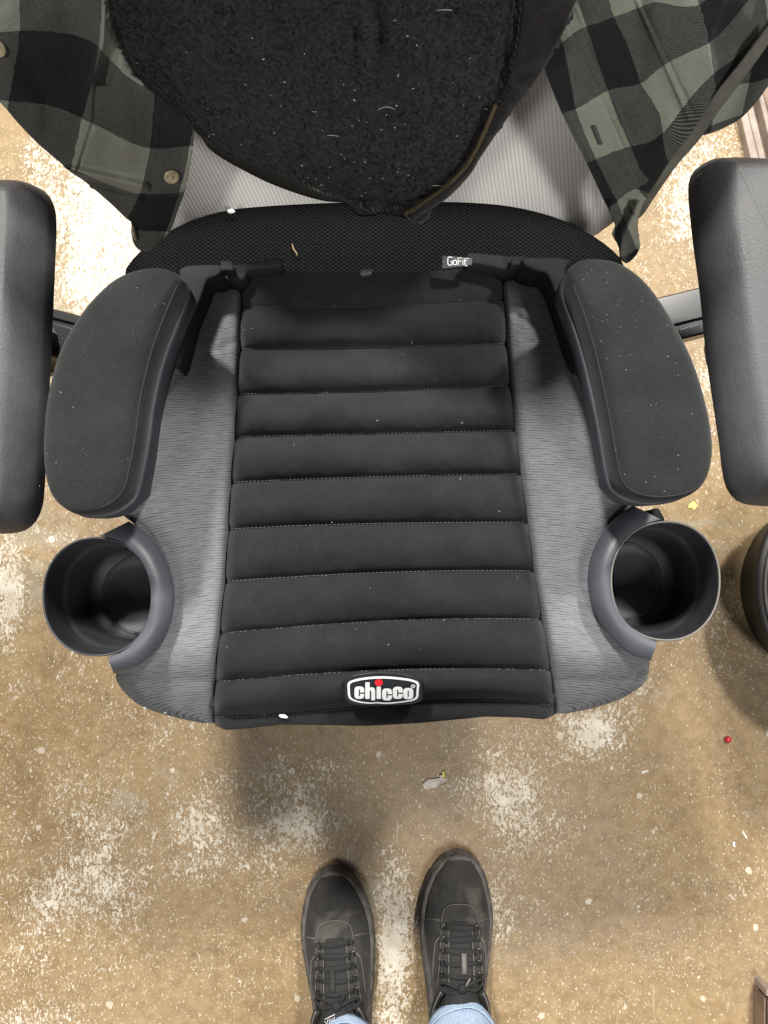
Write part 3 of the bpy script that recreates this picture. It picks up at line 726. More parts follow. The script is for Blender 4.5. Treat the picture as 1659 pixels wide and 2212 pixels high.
# cup holders
def cup(side):
    ZR = .640
    if side < 0:
        cx, cy, rx, ry = 207, 1289, 124, 130
        inn = [(214, 1158), (250, 1166), (285, 1188), (310, 1222), (324, 1262), (327, 1300), (318, 1342), (296, 1378), (265, 1406), (232, 1420)]
        out = [(278, 1126), (312, 1148), (342, 1182), (364, 1225), (376, 1270), (376, 1315), (363, 1362), (335, 1405), (295, 1440), (246, 1456)]
    else:
        cx, cy, rx, ry = 1441, 1255, 124, 131
        inn = [(1430, 1123), (1392, 1134), (1354, 1160), (1330, 1195), (1320, 1235), (1321, 1275), (1333, 1312), (1356, 1346), (1386, 1370), (1420, 1386)]
        out = [(1367, 1092), (1325, 1122), (1294, 1163), (1275, 1208), (1269, 1255), (1277, 1303), (1298, 1348), (1330, 1387), (1368, 1417), (1406, 1428)]
    n = 96
    def el(k, zz, sq=2.15):
        R = []
        C = W(cx, cy, ZR)
        for i in range(n):
            a = 2*math.pi*i/n; ca, sa = math.cos(a), math.sin(a)
            x = math.copysign(abs(ca)**(2/sq), ca)*rx; y = math.copysign(abs(sa)**(2/sq), sa)*ry
            p = W(cx+x, cy+y, ZR); R.append(Vector((C.x+(p.x-C.x)*k, C.y+(p.y-C.y)*k, zz)))
        return R
    # outer rim dips on the far side from the seat
    def dip(R, amt=.006):
        C = W(cx, cy, ZR)
        return [Vector((p.x, p.y, p.z-amt*max(0, (p.x-C.x)*side/.04))) for p in R]
    rings = [dip(el(.92, ZR-.090)), dip(el(.985, ZR-.04)), dip(el(1.0, ZR-.003)), dip(el(.994, ZR-.0008)), dip(el(.982, ZR)), dip(el(.965, ZR-.0006)), dip(el(.955, ZR-.003)), el(.952, ZR-.010), el(.948, ZR-.032), el(.940, ZR-.0345), el(.90, ZR-.036), el(.888, ZR-.040), el(.868, ZR-.072), el(.835, ZR-.079), el(.5, ZR-.080), el(.1, ZR-.080)]
    c = loft('cup_holder', rings, M['cup'], boost)
    tube(dip(el(.975, ZR+.0003)), .0007, 'cup_rim_highlight', M['edge'] if side > 0 else M['plastic'], c, seg=5, closed=True)  # thin lighter tube: the rim's highlight put into its colour
    # collar over the bolster
    A = catmull([(a, b, 0) for a, b in inn], 60, False); B = catmull([(a, b, 0) for a, b in out], 60, False)
    prof = [(0, -.03), (0, .0003), (.04, .0012), (.3, .0010), (.6, -.0020), (.85, -.0058), (.96, -.0085), (1.0, -.012), (1.0, -.04)]
    rings = []
    for a, b in zip(A, B):
        rings.append([W(a.x*(1-t)+b.x*t, a.y*(1-t)+b.y*t, ZR+dz) for t, dz in prof])
    V = [p for R in rings for p in R]; m = len(prof); Fc = []
    for i in range(len(rings)-1):
        for k in range(m-1): q = i*m+k; Fc.append((q, q+1, q+m+1, q+m))
    Fc.append(tuple(range(m))); Fc.append(tuple((len(rings)-1)*m+k for k in range(m)))
    o = fixn(MO('cup_collar', V, Fc, M['collar'], c))
    md = o.modifiers.new('edge split', 'EDGE_SPLIT'); md.split_angle = math.radians(50)
    # moulded rib across the cup floor
    Cc = W(cx, cy, ZR)
    x = Cc.x-side*.014
    mb = MB(); mb.tube([(x, Cc.y+.028, ZR-.045), (x, Cc.y+.027, ZR-.078), (x, Cc.y-.027, ZR-.078), (x, Cc.y-.029, ZR-.045)], .0016, seg=6)
    mb.build('floor_rib', M['piping'], c)
    mb = MB()
    mb.tube([(Cc.x+.03*side*math.cos(a)-side*.006, Cc.y+.030*math.sin(a), ZR-.0795) for a in np.linspace(-1.5, 1.5, 24)], .0012, seg=6)
    mb.build('floor_ring', M['plastic'], c)
cup(-1); cup(1)
# cover corner shown black beside the right collar
slab('cover_corner', [(1412, 1100), (1424, 1098), (1433, 1112), (1437, 1124), (1420, 1128), (1410, 1115)], .60, .03, M['thread'], boost, .002, 30)
slab('cover_corner', [(1340, 1400), (1372, 1420), (1404, 1432), (1402, 1436), (1370, 1434), (1345, 1418)], .600, .03, M['thread'], boost, .002, 30)
# lint and fuzz on the booster fabric
mb = MB()
def speck(mb, p, L, r, up=.0006):
    a = random.random()*math.pi; d = Vector((math.cos(a), math.sin(a), 0)); s = Vector((-d.y, d.x, 0))
    b = random.uniform(-.5, .5)*L
    mb.tube([p-d*L/2+Vector((0, 0, up)), p+s*b*.5+Vector((0, 0, up*1.6)), p+d*L/2+Vector((0, 0, up))], r, seg=4)
for k in range(22):
    u = random.random(); i = random.randrange(0, 10); t = random.random(); py = sy(i, u)*(1-t)+sy(i+1, u)*t; px = XL(py)*(1-u)+XR(py)*u
    speck(mb, W(px, py, quilt_z(u, py, t)), random.uniform(.0005, .0018), random.uniform(.00005, .00011))
for pts, nn in ((AL, 16), (AR, 45)):
    poly = [(a, b) for a, b in pts]; xs = [a for a, b in poly]; ys = [b for a, b in poly]; c = 0
    while c < nn:
        x = random.uniform(min(xs), max(xs)); y = random.uniform(min(ys), max(ys))
        if inside(poly, x, y) and random.random() < 1.1-(y-560)/700:
            c += 1; speck(mb, W(x, y, ZA+.0035), random.uniform(.0003, .0013), random.uniform(.00003, .00009))
mb.build('lint', M['lint'], boost, kind='stuff')
# ------------------------------------------------------------------ crumbs and scraps
def crumb(name, px, py, z, sx, sy_, hh, mat, label, cat, rot=0, seed=0, group=None):
    rnd = random.Random(seed); c = W(px, py, z); V = []; n = 9
    R = []
    for k, (s, dz) in enumerate(((.9, 0), (1, hh*.5), (.6, hh))):
        R.append([c+Vector((math.cos(a+rot)*math.cos(rot)*0+sx*s*math.cos(a)*math.cos(rot)-sy_*s*math.sin(a)*math.sin(rot), sx*s*math.cos(a)*math.sin(rot)+sy_*s*math.sin(a)*math.cos(rot), dz)) for a in [2*math.pi*i/n for i in range(n)]])
        for p in R[-1]: p.x += rnd.uniform(-.12, .12)*sx; p.y += rnd.uniform(-.12, .12)*sy_
    return tag(loft(name, R, mat), label, cat, group)
crumb('crumb', 500, 458, .503, .0035, .0022, .003, M['chip'], 'white crumb lying at the foot of the grey mesh back, left of the jacket', 'crumb', 0, 1)
crumb('crumb', 313, 1529, .574, .0013, .0009, .001, M['chip'], 'small white crumb on the very edge of the left grey bolster', 'crumb', -.3, 2)
crumb('crumb', 357, 1538, .572, .0015, .0013, .001, M['chip'], 'round white crumb low on the left grey bolster, right of a smaller one', 'crumb', 0, 3)
crumb('torn_flake', 612, 1547, .590, .0035, .0014, .001, M['chip'], 'white torn flake on the black front hem left of the badge', 'flake', -.25, 4)
crumb('crumb', 417, 985, .0, .001, .001, .001, M['chip'], 'x', 'crumb') if False else None
t_ = tube([W(631, 527, .503), W(634, 538, .504), W(640, 546, .506), W(642, 555, .504)], [.0004, .0006, .0005, .0009], 'straw', M['straw'], seg=6); tag(t_, 'thin tan straw on the black seat mesh behind the booster', 'straw')
b = crumb('bead', 1571, 1597, .0, .0050, .0050, .007, M['beadred'], 'small round red bead on the floor right of the booster', 'bead', 0, 5)
sc_o = empty('paper_scrap', W(935, 1692, 0), 'torn pale paper scrap with a yellow tip in front of the booster', 'scrap')
def scrap(name, px, z, mat, parent=None, thick=.0006, curl=.003):
    pts = [W(a, b_, 0) for a, b_ in px]; c = sum(pts, Vector())/len(pts)
    R0 = [Vector((p.x, p.y, z+curl*((p-c).x/.02)**2)) for p in pts]; R1 = [p+Vector((0, 0, thick)) for p in R0]
    cm = c+Vector((0, 0, z)); return loft(name, [R0, R1], mat, parent, True, True, True, False)
def SP(l): return [(877.8+.0992*x, 1623.9+.0992*y) for x, y in l]
scrap('paper', SP([(350, 700), (400, 650), (480, 595), (600, 585), (700, 560), (790, 545), (800, 570), (750, 640), (700, 720), (640, 780), (560, 785), (500, 800), (380, 795), (370, 745)]), .001, M['paper'], sc_o)
scrap('paper', SP([(800, 570), (850, 565), (840, 610), (760, 690), (740, 680), (770, 630)]), .003, M['paper'], sc_o)
scrap('yellow_tip', SP([(770, 420), (820, 420), (832, 540), (805, 550), (790, 500)]), .004, M['yellow'], sc_o)
scrap('paper', SP([(715, 520), (740, 490), (790, 490), (785, 545), (740, 545)]), .004, M['paper'], sc_o)
tag(scrap('flake', [(1487, 1090), (1492, 1086), (1498, 1082), (1503, 1088), (1508, 1092), (1502, 1097), (1499, 1103), (1493, 1097), (1486, 1098)], .001, M['paleyellow'], curl=0), 'pale yellow flake on the floor by the right armrest tip', 'flake')
tag(scrap('splinter', [(1603, 1791), (1607, 1798), (1612, 1806), (1615, 1813), (1609, 1809), (1603, 1800)], .001, M['paper'], curl=0), 'thin pale splinter on the dark floor at far right', 'splinter')
tag(scrap('flake', [(1582, 1817), (1587, 1819), (1586, 1829), (1582, 1826)], .001, M['chip'], curl=0), 'tiny white flake left of the pale splinter', 'flake')
tag(scrap('splinter', [(1384, 1666), (1399, 1662), (1401, 1666), (1386, 1672)], .001, M['paper'], curl=0), 'small pinkish splinter on floor below the right cup holder', 'splinter')
# ------------------------------------------------------------------ sherpa jacket
jk = empty('sherpa_jacket', (0, .30, .53), 'black sherpa lined jacket draped inside out over the chair back', 'jacket')
FL = smooth_xy([(-330, 150), (-150, 200), (0, 232), (60, 243), (105, 262), (150, 285), (190, 320), (225, 370), (262, 413), (300, 447), (330, 490), (352, 560), (378, 640), (405, 690), (422, 735), (436, 775), (450, 800)])
FR = smooth_xy([(-330, 1300), (-150, 1290), (0, 1242), (80, 1205), (171, 1152), (247, 1094), (338, 1032), (371, 1010), (390, 975), (410, 945), (425, 915), (436, 880), (450, 860)])
def fy(px, py):
    k = (px-830)/330; b = .034*math.exp(-k*k)
    q = .010*noise.noise(Vector((px*.004, py*.003, 0)))+.0035*noise.noise(Vector((px*.014, py*.009, 2)))
    cr = -.010*math.exp(-((px-812-10*math.sin(py*.02))/17)**2)*min(1, max(0, (190-py)/90))
    cr += -.006*math.exp(-((px-768)/10)**2)*math.exp(-((py-90)/60)**2)
    q += .010*max(0, (py-400)/50)
    return .312-b-q-cr
def curl(px, py):
    v = Vector((px*.085, py*.10, 0)); v += Vector((noise.noise(v*.5), noise.noise(v*.5+Vector((9, 9, 9))), 0))*1.2
    return .0048*(1-min(1, noise.voronoi(v)[0][0]*1.2))+.0016*noise.noise(v*1.6)
def fpos(px, py, c=True):
    y0 = fy(px, py)-(curl(px, py) if c else 0)
    return PL(px, py, y0, .03)
rows = list(np.arange(-330, 0, 12))+list(np.arange(0, 451, 3.2)); NQ = 300; V = []; Fc = []
# over the top of the backrest
for q in range(6, 0, -1):
    for k in range(NQ+1):
        px = FL(-330)*(1-k/NQ)+FR(-330)*k/NQ; p = fpos(px, -330)
        a = q/6*math.pi/2; V.append(Vector((p.x, p.y+.12*(q/6), p.z+.10*math.sin(a))))
for y in rows:
    for k in range(NQ+1):
        u = k/NQ; px = FL(y)*(1-u)+FR(y)*u; V.append(fpos(px, y))
nr = len(rows)+6
for j in range(nr-1):
    for k in range(NQ): a = j*(NQ+1)+k; Fc.append((a, a+NQ+1, a+NQ+2, a+1))
o = MO('fleece_lining', V, Fc, M['sherpa'], jk); md = o.modifiers.new('thickness', 'SOLIDIFY'); md.thickness = .003; md.offset = -1
fixn(o)
rng = np.random.default_rng(3)
Va = np.array([tuple(v) for v in V[6*(NQ+1):]]).reshape(len(rows), NQ+1, 3)
r0 = next(i for i, y in enumerate(rows) if y >= -24)
NF = 30000; fr = rng.uniform(r0+.01, len(rows)-1.01, NF); fc = rng.uniform(0, NQ-.01, NF)
ne = 2600; fr[:ne] = rng.uniform(r0, len(rows)-1.1, ne); fc[:ne] = np.where(rng.random(ne) < .5, rng.uniform(0, 2, ne), rng.uniform(NQ-2, NQ-.01, ne))
fr[ne:ne+1500] = len(rows)-1.05
i0 = fr.astype(int); j0 = fc.astype(int); P0 = Va[i0, j0]+(Va[i0, j0+1]-Va[i0, j0])*(fc-j0)[:, None]+(Va[i0+1, j0]-Va[i0, j0])*(fr-i0)[:, None]
tu = Va[i0, j0+1]-Va[i0, j0]; tv = Va[i0+1, j0]-Va[i0, j0]; nn = np.cross(tu, tv); nn /= np.linalg.norm(nn, axis=1)[:, None]+1e-9
nn[nn[:, 1] > 0] *= -1
ang = np.array([6.5*noise.noise(Vector((p[0]*90, p[2]*90, 0))) for p in P0])+rng.normal(0, .9, NF)
tan = np.stack([np.cos(ang), np.zeros(NF), np.sin(ang)], 1); tan -= nn*(tan*nn).sum(1)[:, None]
Ln = rng.uniform(.0016, .0042, NF)[:, None]; sd_ = np.cross(nn, tan); wv_ = rng.uniform(.00012, .00022, NF)[:, None]
A0 = P0-nn*.0004; A1 = P0+nn*Ln*.35+tan*Ln*.45; A2 = P0+nn*Ln*.30+tan*Ln*.9+sd_*Ln*rng.uniform(-.5, .5, NF)[:, None]
pv = np.stack([A0-sd_*wv_, A0+sd_*wv_, A0+nn*wv_, A1-sd_*wv_, A1+sd_*wv_, A1+nn*wv_*1.5, A2], 1).reshape(-1, 3)
bs = np.arange(NF)[:, None]*7
fq = [(0, 3, 4, 1), (1, 4, 5, 2), (2, 5, 3, 0)]; ft = [(3, 6, 4), (4, 6, 5), (5, 6, 3)]
faces_ = [tuple(int(b)+k for k in f) for b in bs[:, 0] for f in fq+ft]
MO('fleece_pile', pv.tolist(), faces_, M['pile'], jk, True, kind='stuff')
# ribbed hem band
def band(name, top, bot, mat, off=.0, n=90, m=8, bul=.003, uvs=False, noi=.0):
    A = catmull([(a, b, 0) for a, b in top], n, False); B = catmull([(a, b, 0) for a, b in bot], n, False); V = []; Fc = []
    for i in range(n):
        for k in range(m+1):
            t = k/m; x = A[i].x*(1-t)+B[i].x*t; y = A[i].y*(1-t)+B[i].y*t
            V.append(PL(x, y, fy(x, y)+off-bul*math.sin(math.pi*t)+noi*noise.noise(Vector((x*.03, y*.03, 1))), .03))
    for i in range(n-1):
        for k in range(m): a = i*(m+1)+k; Fc.append((a, a+1, a+m+2, a+m+1))
    o = fixn(MO(name, V, Fc, mat, jk)); md = o.modifiers.new('thickness', 'SOLIDIFY'); md.thickness = .002; return o
band('ribbed_hem', [(395, 245), (440, 290), (480, 318), (530, 335), (600, 362), (660, 385), (730, 418), (770, 430)], [(408, 262), (430, 290), (462, 330), (549, 380), (621, 411), (694, 433), (745, 438), (768, 442)], M['rib'], .004)
band('ribbed_hem', [(740, 425), (780, 432), (820, 436), (860, 436), (900, 430), (930, 420)], [(752, 440), (768, 464), (803, 467), (830, 462), (870, 470), (916, 482)], M['rib'], .0, 60, 8, .003, False, .006)
band('ribbed_hem', [(880, 436), (900, 432), (925, 425), (941, 429)], [(872, 468), (888, 476), (916, 483), (931, 460)], M['shell'], -.004, 40, 6, .003, False, .006)
# outer facing and zip on the right
band('front_facing', [(1127, -60), (1127, 0), (1116, 91), (1094, 189), (1068, 235), (1034, 310), (1001, 362), (949, 412), (880, 455)], [(1262, -60), (1240, 0), (1204, 85), (1152, 171), (1094, 247), (1032, 338), (1010, 374), (962, 424), (892, 470)], M['shell'], -.006, 120, 12, .004, False, .004)
zp = catmull([(1070, 229, 0), (1054, 268, 0), (1036, 309, 0), (1020, 338, 0), (1003, 364, 0), (977, 391, 0), (949, 415, 0), (910, 442, 0), (872, 465, 0)], 60, False)
zip_ = tube([PL(p.x, p.y, fy(p.x, p.y)-.010, .03) for p in zp], .0012, 'zip', M['shell'], jk, seg=6)
mb = MB()
for i in range(len(zp)-1):
    p = PL(zp[i].x, zp[i].y, fy(zp[i].x, zp[i].y)-.0125, .03); q = PL(zp[i+1].x, zp[i+1].y, fy(zp[i+1].x, zp[i+1].y)-.0125, .03)
    d = (q-p).normalized(); s = d.cross(Vector((0, 1, 0))).normalized(); R = Matrix((s, d, s.cross(d))).transposed()
    mb.box(p, .0024, .0009, .0014, R)
mb.build('zip_teeth', M['brass'], zip_, smooth=False, kind='stuff')
sm = [(1127, -20), (1116, 91), (1094, 189), (1070, 229)]
tube([PL(p.x, p.y, fy(p.x, p.y)-.0115, .03) for p in catmull([(a, b, 0) for a, b in sm], 40, False)], .0007, 'facing_seam', M['rib'], jk, seg=6)
mb = MB(); c = 0
while c < 80:
    y = random.uniform(0, 445); u = random.random(); px = FL(y)*(1-u)+FR(y)*u
    if random.random() > .35+.65*y/445: continue
    c += 1; p = fpos(px, y)+Vector((0, -.0012, 0)); L = random.choice([.0008, .001, .0014, .002]); a = random.random()*3.14
    d = Vector((math.cos(a), 0, math.sin(a))); mb.tube([p-d*L/2, p+d*L/2], random.uniform(.00014, .0003), seg=5)
for (x, y, L, bend) in ((835, 228, .011, 1), (715, 285, .01, .4), (940, 395, .013, .5), (870, 400, .008, .4), (960, 10, .008, .1)):
    p = fpos(x, y)+Vector((0, -.002, 0)); mb.tube([p+Vector(((t-.5)*L, -.001, L*.3*bend*math.sin(t*3.1))) for t in np.linspace(0, 1, 8)], .00013, seg=4)
mb.build('lint', M['lint'], jk, kind='stuff')
# ------------------------------------------------------------------ plaid flannel shirt
sh = empty('flannel_shirt', (0, .33, .55), 'grey and black buffalo plaid flannel shirt hanging under the black jacket', 'shirt')
SLP = .30
def py_plane(px, py, y0=.278): return y0
def ridge(v, w_): return math.exp(-(v/w_)**2)
# left front
k_ = .2646
srcL = [(160, 0), (160, 250), (70, 825), (830, 60), (805, 385), (670, 965), (585, 1345), (1240, 330), (1262, 740), (1225, 1210), (1140, 1580), (1060, 1750), (1580, 1190), (1480, 1570), (1390, 1890), (0, 1150), (1640, 800)]
dstL = [(1, .35), (1, 1), (1, 2), (2, .3), (2, 1), (2, 2), (2, 2.92), (3, .0), (3, 1), (3, 2), (3, 3), (3, 3.6), (4.1, 2), (4.05, 3), (4.1, 4), (.95, 2.7), (4.1, 1)]
tL = tps([(a*k_, b*k_) for a, b in srcL], dstL)
def posL(px, py):
    q = .011*noise.noise(Vector((px*.007, py*.004, 5)))+.004*noise.noise(Vector((px*.02, py*.012, 3)))
    xs = lin(py, [0, 100, 170, 260, 370], [228, 222, 200, 195, 160])     # seam line
    q += .0022*ridge(px-xs, 4)-.0016*ridge(px-xs-7, 3)
    if py < 185: q += -.010*ridge(px-(xs+22), 15)+.004*ridge(px-xs, 9)
    xp = lin(py, [200, 330, 400, 470], [345, 335, 310, 275]); q += .0013*(1 if px > xp else 0)+.0012*ridge(px-xp, 2.5)
    if py > 440: q += .014*((py-440)/100)**1.5
    yb = lin(px, [150, 330], [360, 400]); q += .008*ridge(py-yb-8, 12)*(1 if px < 320 else .2)-.006*ridge(py-yb-24, 9)*(1 if px < 320 else .2)
    return PL(px, py, .278-q, SLP)
outL = [(-170, -250), (380, -250), (400, 0), (430, 120), (440, 230), (424, 262), (418, 304), (413, 344), (400, 410), (384, 455), (368, 498), (344, 524), (320, 544), (302, 541), (289, 527), (283, 503), (281, 476), (238, 437), (185, 394), (153, 370), (87, 315), (40, 267), (0, 221), (-60, 170), (-170, 60)]
patch('front_panel', outL, 3.4, posL, M['plaid'], sh, lambda P: tL(P), .0016)
patch('hem_facing', [(150, 366), (190, 394), (240, 437), (283, 476), (300, 470), (310, 440), (250, 400), (190, 375)], 4, lambda x, y: PL(x-2, y+2, .290, SLP), M['lining'], sh, None, .001, 80)
# right front
k0 = (1220, .2646)
srcR = [(60, -100), (175, 215), (400, 135), (620, 680), (355, 738), (540, 1195), (800, 1085), (870, 1290), (690, 1480), (90, 890), (255, 1300), (430, 1645), (-20, 345), (720, 20), (1180, 350), (1215, 600), (970, 870), (1500, 0), (1659, 170), (600, 1545), (330, 0), (1085, 0), (-120, 950), (80, 1370)]
dstR = [(.9, .4), (1, 1), (2, 1), (2, 2), (1, 2), (1, 3), (2, 3), (2.15, 3.45), (1, 3.6), (0, 2), (0, 3), (0, 4), (0, 1), (2.55, 1), (3, 2), (3, 3), (2.4, 3), (3.7, 2), (4, 3), (1, 4), (1.9, .3), (3, .9), (-.9, 2), (-.7, 3)]
tR = tps([(1220+a*k_, b*k_) for a, b in srcR], dstR)
def posR(px, py):
    q = .010*noise.noise(Vector((px*.008, py*.003, 15)))+.0035*noise.noise(Vector((px*.02, py*.012, 13)))
    for (ya, xa), (yb, xb), a_, w_ in (((0, 1238), (400, 1400), .0014, 3), ((75, 1238), (415, 1390), -.0010, 2.5), ((0, 1375), (255, 1487), .0022, 4), ((20, 1390), (240, 1496), -.0014, 3)):
        if ya-10 < py < yb+10: q += a_*ridge(px-(xa+(xb-xa)*(py-ya)/(yb-ya)), w_)
    xl = lin(py, [105, 247, 335, 436, 484], [1190, 1215, 1259, 1306, 1332]); q += .0012*ridge(px-xl-12, 3)
    d = px-lin(py, [0, 100, 160, 290, 430], [1560, 1532, 1541, 1500, 1390]); 
    if d > 0: q -= .00022*d
    if py > 430: q += .014*((py-430)/100)**1.3+.006*math.sin((px+py*.4)*.11)
    return PL(px, py, .278-q, SLP)
outR = [(1150, -250), (1900, -250), (1760, -60), (1659, 62), (1600, 135), (1543, 212), (1499, 280), (1448, 347), (1405, 415), (1387, 447), (1378, 484), (1381, 512), (1378, 538), (1357, 569), (1340, 556), (1335, 530), (1322, 506), (1330, 484), (1306, 436), (1259, 335), (1215, 247), (1180, 160), (1165, 100), (1150, 0)]
patch('front_panel', outR, 3.4, posR, M['plaid'], sh, lambda P: tR(P), .0016)
# inner turned hem edge along the right
patch('hem_facing', [(1660, 60), (1672, 75), (1610, 165), (1556, 236), (1512, 300), (1462, 358), (1415, 425), (1392, 460), (1378, 470), (1395, 420), (1440, 350), (1490, 285), (1540, 210), (1600, 135)], 4, lambda x, y: PL(x, y, .2835, SLP), M['lining'], sh, None, .001, 90)
# back panel behind
srcB = [(1545, 375), (1659, 350), (1505, 680), (1659, 640), (1480, 700), (1400, 1050), (1250, 760), (1620, 200)]
dstB = [(3, 1), (3.6, 1), (3, 2), (3.8, 2), (2.9, 2.1), (2.9, 3.4), (2, 2), (3.4, .4)]
tB = tps([(1220+a*k_, b*k_) for a, b in srcB], dstB)
patch('back_panel', [(1480, 300), (1503, 296), (1532, 289), (1565, 276), (1601, 255), (1637, 217), (1665, 178), (1720, 110), (1800, 0), (1800, -120), (1650, -100), (1560, 100), (1500, 220)], 4, lambda x, y: PL(x, y, .300+.004*math.sin(x*.05+y*.02), SLP), M['plaid'], sh, lambda P: tB(P), .0016, 120)
# buttons and button holes
def button(px, py, posf, tilt=0, sx=1.0):
    c = posf(px, py); ex = posf(px+6, py)-c; ey = posf(px, py+6)-c; nrm = ex.cross(ey).normalized()
    if nrm.y > 0: nrm = -nrm
    ax = ex.normalized()
    if tilt: nrm = (nrm*math.cos(tilt)+ax*math.sin(tilt)).normalized()
    ax = (ax-nrm*ax.dot(nrm)).normalized(); ay = nrm.cross(ax); c = c+nrm*.003
    def rg(r, h): return [c+ax*r*math.cos(a)+ay*r*math.sin(a)+nrm*h for a in [2*math.pi*i/28 for i in range(28)]]
    R = .0056
    bt = loft('button', [rg(R*.9, -.0012), rg(R, 0), rg(R*.95, .0012), rg(R*.78, .0014), rg(R*.62, .0006), rg(R*.2, .0004)], M['button'], sh)
    mb = MB(); mb.tube([c+ax*.0012+nrm*.0008, c+nrm*.0018, c-ax*.0012+nrm*.0008], .0007, seg=6); mb.tube([c+ay*.0012+nrm*.0008, c+nrm*.0018, c-ay*.0012+nrm*.0008], .0007, seg=6)
    mb.build('button_thread', M['buttonthread'], bt)
button(369, 376, posL); button(300, 503, posL, -.9); button(-3, 98, posL, .3)
def bhole(p0, p1, posf):
    mb = MB()
    for o_ in (-2.4, 2.4):
        mb.tube([posf(p0[0]*(1-t)+p1[0]*t+o_*.8, p0[1]*(1-t)+p1[1]*t)+Vector((0, -.0022, 0)) for t in np.linspace(0, 1, 8)], .0008, seg=6)
    mb.build('buttonhole', M['buttonhole'], sh)
bhole((1283, 266), (1298, 305), posR); bhole((1360, 440), (1367, 458), posR); bhole((1196, 72), (1204, 95), posR)
# ------------------------------------------------------------------ person (photographer's legs)
per = empty('person', (.04, -.62, 0), 'person standing in light blue jeans and scuffed black lace-up shoes before the chair', 'person')
SW = [(0, .002, .002), (.004, .014, .017), (.012, .026, .027), (.03, .039, .038), (.055, .049, .046), (.08, .053, .050), (.105, .0535, .051), (.14, .050, .047), (.18, .044, .042), (.22, .039, .039), (.255, .037, .037), (.28, .028, .028), (.292, .010, .010)]
def shoe(loc, rotz, med):
    # local frame: s from toe backwards, q sideways (med = +1 when the inner side is +x)
    ca, sa = math.cos(rotz), math.sin(rotz); L0 = Vector(loc)
    def P(s, q, z): x, y = q, -s; return L0+Vector((x*ca-y*sa, x*sa+y*ca, z))
    def wd(s, side):    # side +1 -> +x
        i = 1 if side == med else 2
        return lin(s, [a[0] for a in SW], [a[i] for a in SW])
    def top(s): return lin(s, [0, .010, .03, .06, .09, .12, .15, .18, .22, .28, .3], [.026, .032, .045, .053, .061, .071, .083, .090, .085, .078, .06])
    def ZU(s, q):
        w_ = max(wd(s, 1 if q > 0 else -1)-.006, .001); k = min(1, abs(q)/w_)
        return .026+(top(s)-.026)*(1-k**2.5)**.55
    root = bpy.data.objects.new('shoe', None); COL.objects.link(root); root.empty_display_size = .03; root.location = loc; put(root, per)
    # sole
    ss = [0, .002, .006, .012, .02, .03, .045, .06, .08, .1, .12, .14, .16, .18, .2, .22, .24, .26, .275, .285, .291]
    ringp = [P(s, wd(s, 1), 0) for s in ss]+[P(s, -wd(s, -1), 0) for s in ss[::-1]]
    ringp = catmull(ringp, 120)
    L = [atz(offs(ringp, -.004), .0), atz(offs(ringp, .0), .003), atz(offs(ringp, .001), .012), atz(offs(ringp, -.0015), .014), atz(offs(ringp, -.0012), .024), atz(offs(ringp, -.003), .0275), atz(offs(ringp, -.007), .0275)]
    loft('sole', L, M['sole'], root)
    # welt line
    tube([p+Vector((0, 0, .0275)) for p in offs(ringp, -.0055)], .0012, 'foxing_edge', M['edge'], root, seg=5, closed=True)
    # upper
    V = []; Fc = []; NS, NQ_ = 60, 36
    for i in range(NS+1):
        s = .009+(.283-.009)*i/NS
        for k in range(NQ_+1):
            t = -1+2*k/NQ_; t = math.copysign(1-(1-abs(t))**1.3, t)
            w_ = wd(s, 1 if t > 0 else -1)-.006; q = t*w_
            z = ZU(s, q)
            z -= .0016*math.exp(-((s-.060-.004*t)/.003)**2)*(1-abs(t))+.0010*math.exp(-((s-.053+.006*t)/.002)**2)*(1-abs(t))
            z += .0012*noise.noise(Vector((s*60, q*60, med)))
            V.append(P(s, q, max(z, .024)))
    for i in range(NS):
        for k in range(NQ_): a = i*(NQ_+1)+k; Fc.append((a, a+1, a+NQ_+2, a+NQ_+1))
    fixn(MO('upper', V, Fc, M['shoe'], root))
    def patchS(name, outl, dz, mat, n=70, thick=.0015, par=root):
        c = catmull([(a, b, 0) for a, b in outl], n); ar = [(p.x, p.y) for p in c]; cc = sum(c, Vector())/n; R = []
        for k in (0.02, .3, .6, .85, .97): R.append([P(*(cc+(p-cc)*k).xy, ZU(*(cc+(p-cc)*k).xy)+dz) for p in c])
        R.append([P(p.x, p.y, ZU(p.x, p.y)+dz-thick*.4) for p in c]); R.append([P(p.x, p.y, ZU(p.x, p.y)+dz-thick*2.2) for p in c])
        return loft(name, R, mat, par, True, False)
    fac = patchS('lace_facing', [(.058, 0), (.060, .014), (.066, .022), (.080, .0255), (.11, .027), (.145, .030), (.160, .031), (.160, 0), (.160, -.031), (.145, -.030), (.11, -.027), (.080, -.0255), (.066, -.022), (.060, -.014)], .0022, M['shoe'], 110)
    eo = [(.160, .031), (.145, .030), (.11, .027), (.080, .0255), (.066, .022), (.060, .014), (.058, 0), (.060, -.014), (.066, -.022), (.080, -.0255), (.11, -.027), (.145, -.030), (.160, -.031)]
    tube([P(p.x, p.y, ZU(p.x, p.y)+.0018) for p in catmull([(a, b, 0) for a, b in eo], 80, False)], .0006, 'facing_edge', M['edge'], root, seg=5)
    patchS('tongue', [(.079, 0), (.080, .012), (.10, .0145), (.14, .0165), (.172, .020), (.176, 0), (.172, -.020), (.14, -.0165), (.10, -.0145), (.080, -.012)], .0036, M['lace'], 80)
    for q in (-.0155, .0155): tube([P(s, q*(1+(s-.08)*1.6), ZU(s, q)+.0036) for s in np.linspace(.084, .150, 12)], .0007, 'tongue_edge', M['edge'], root, seg=5)
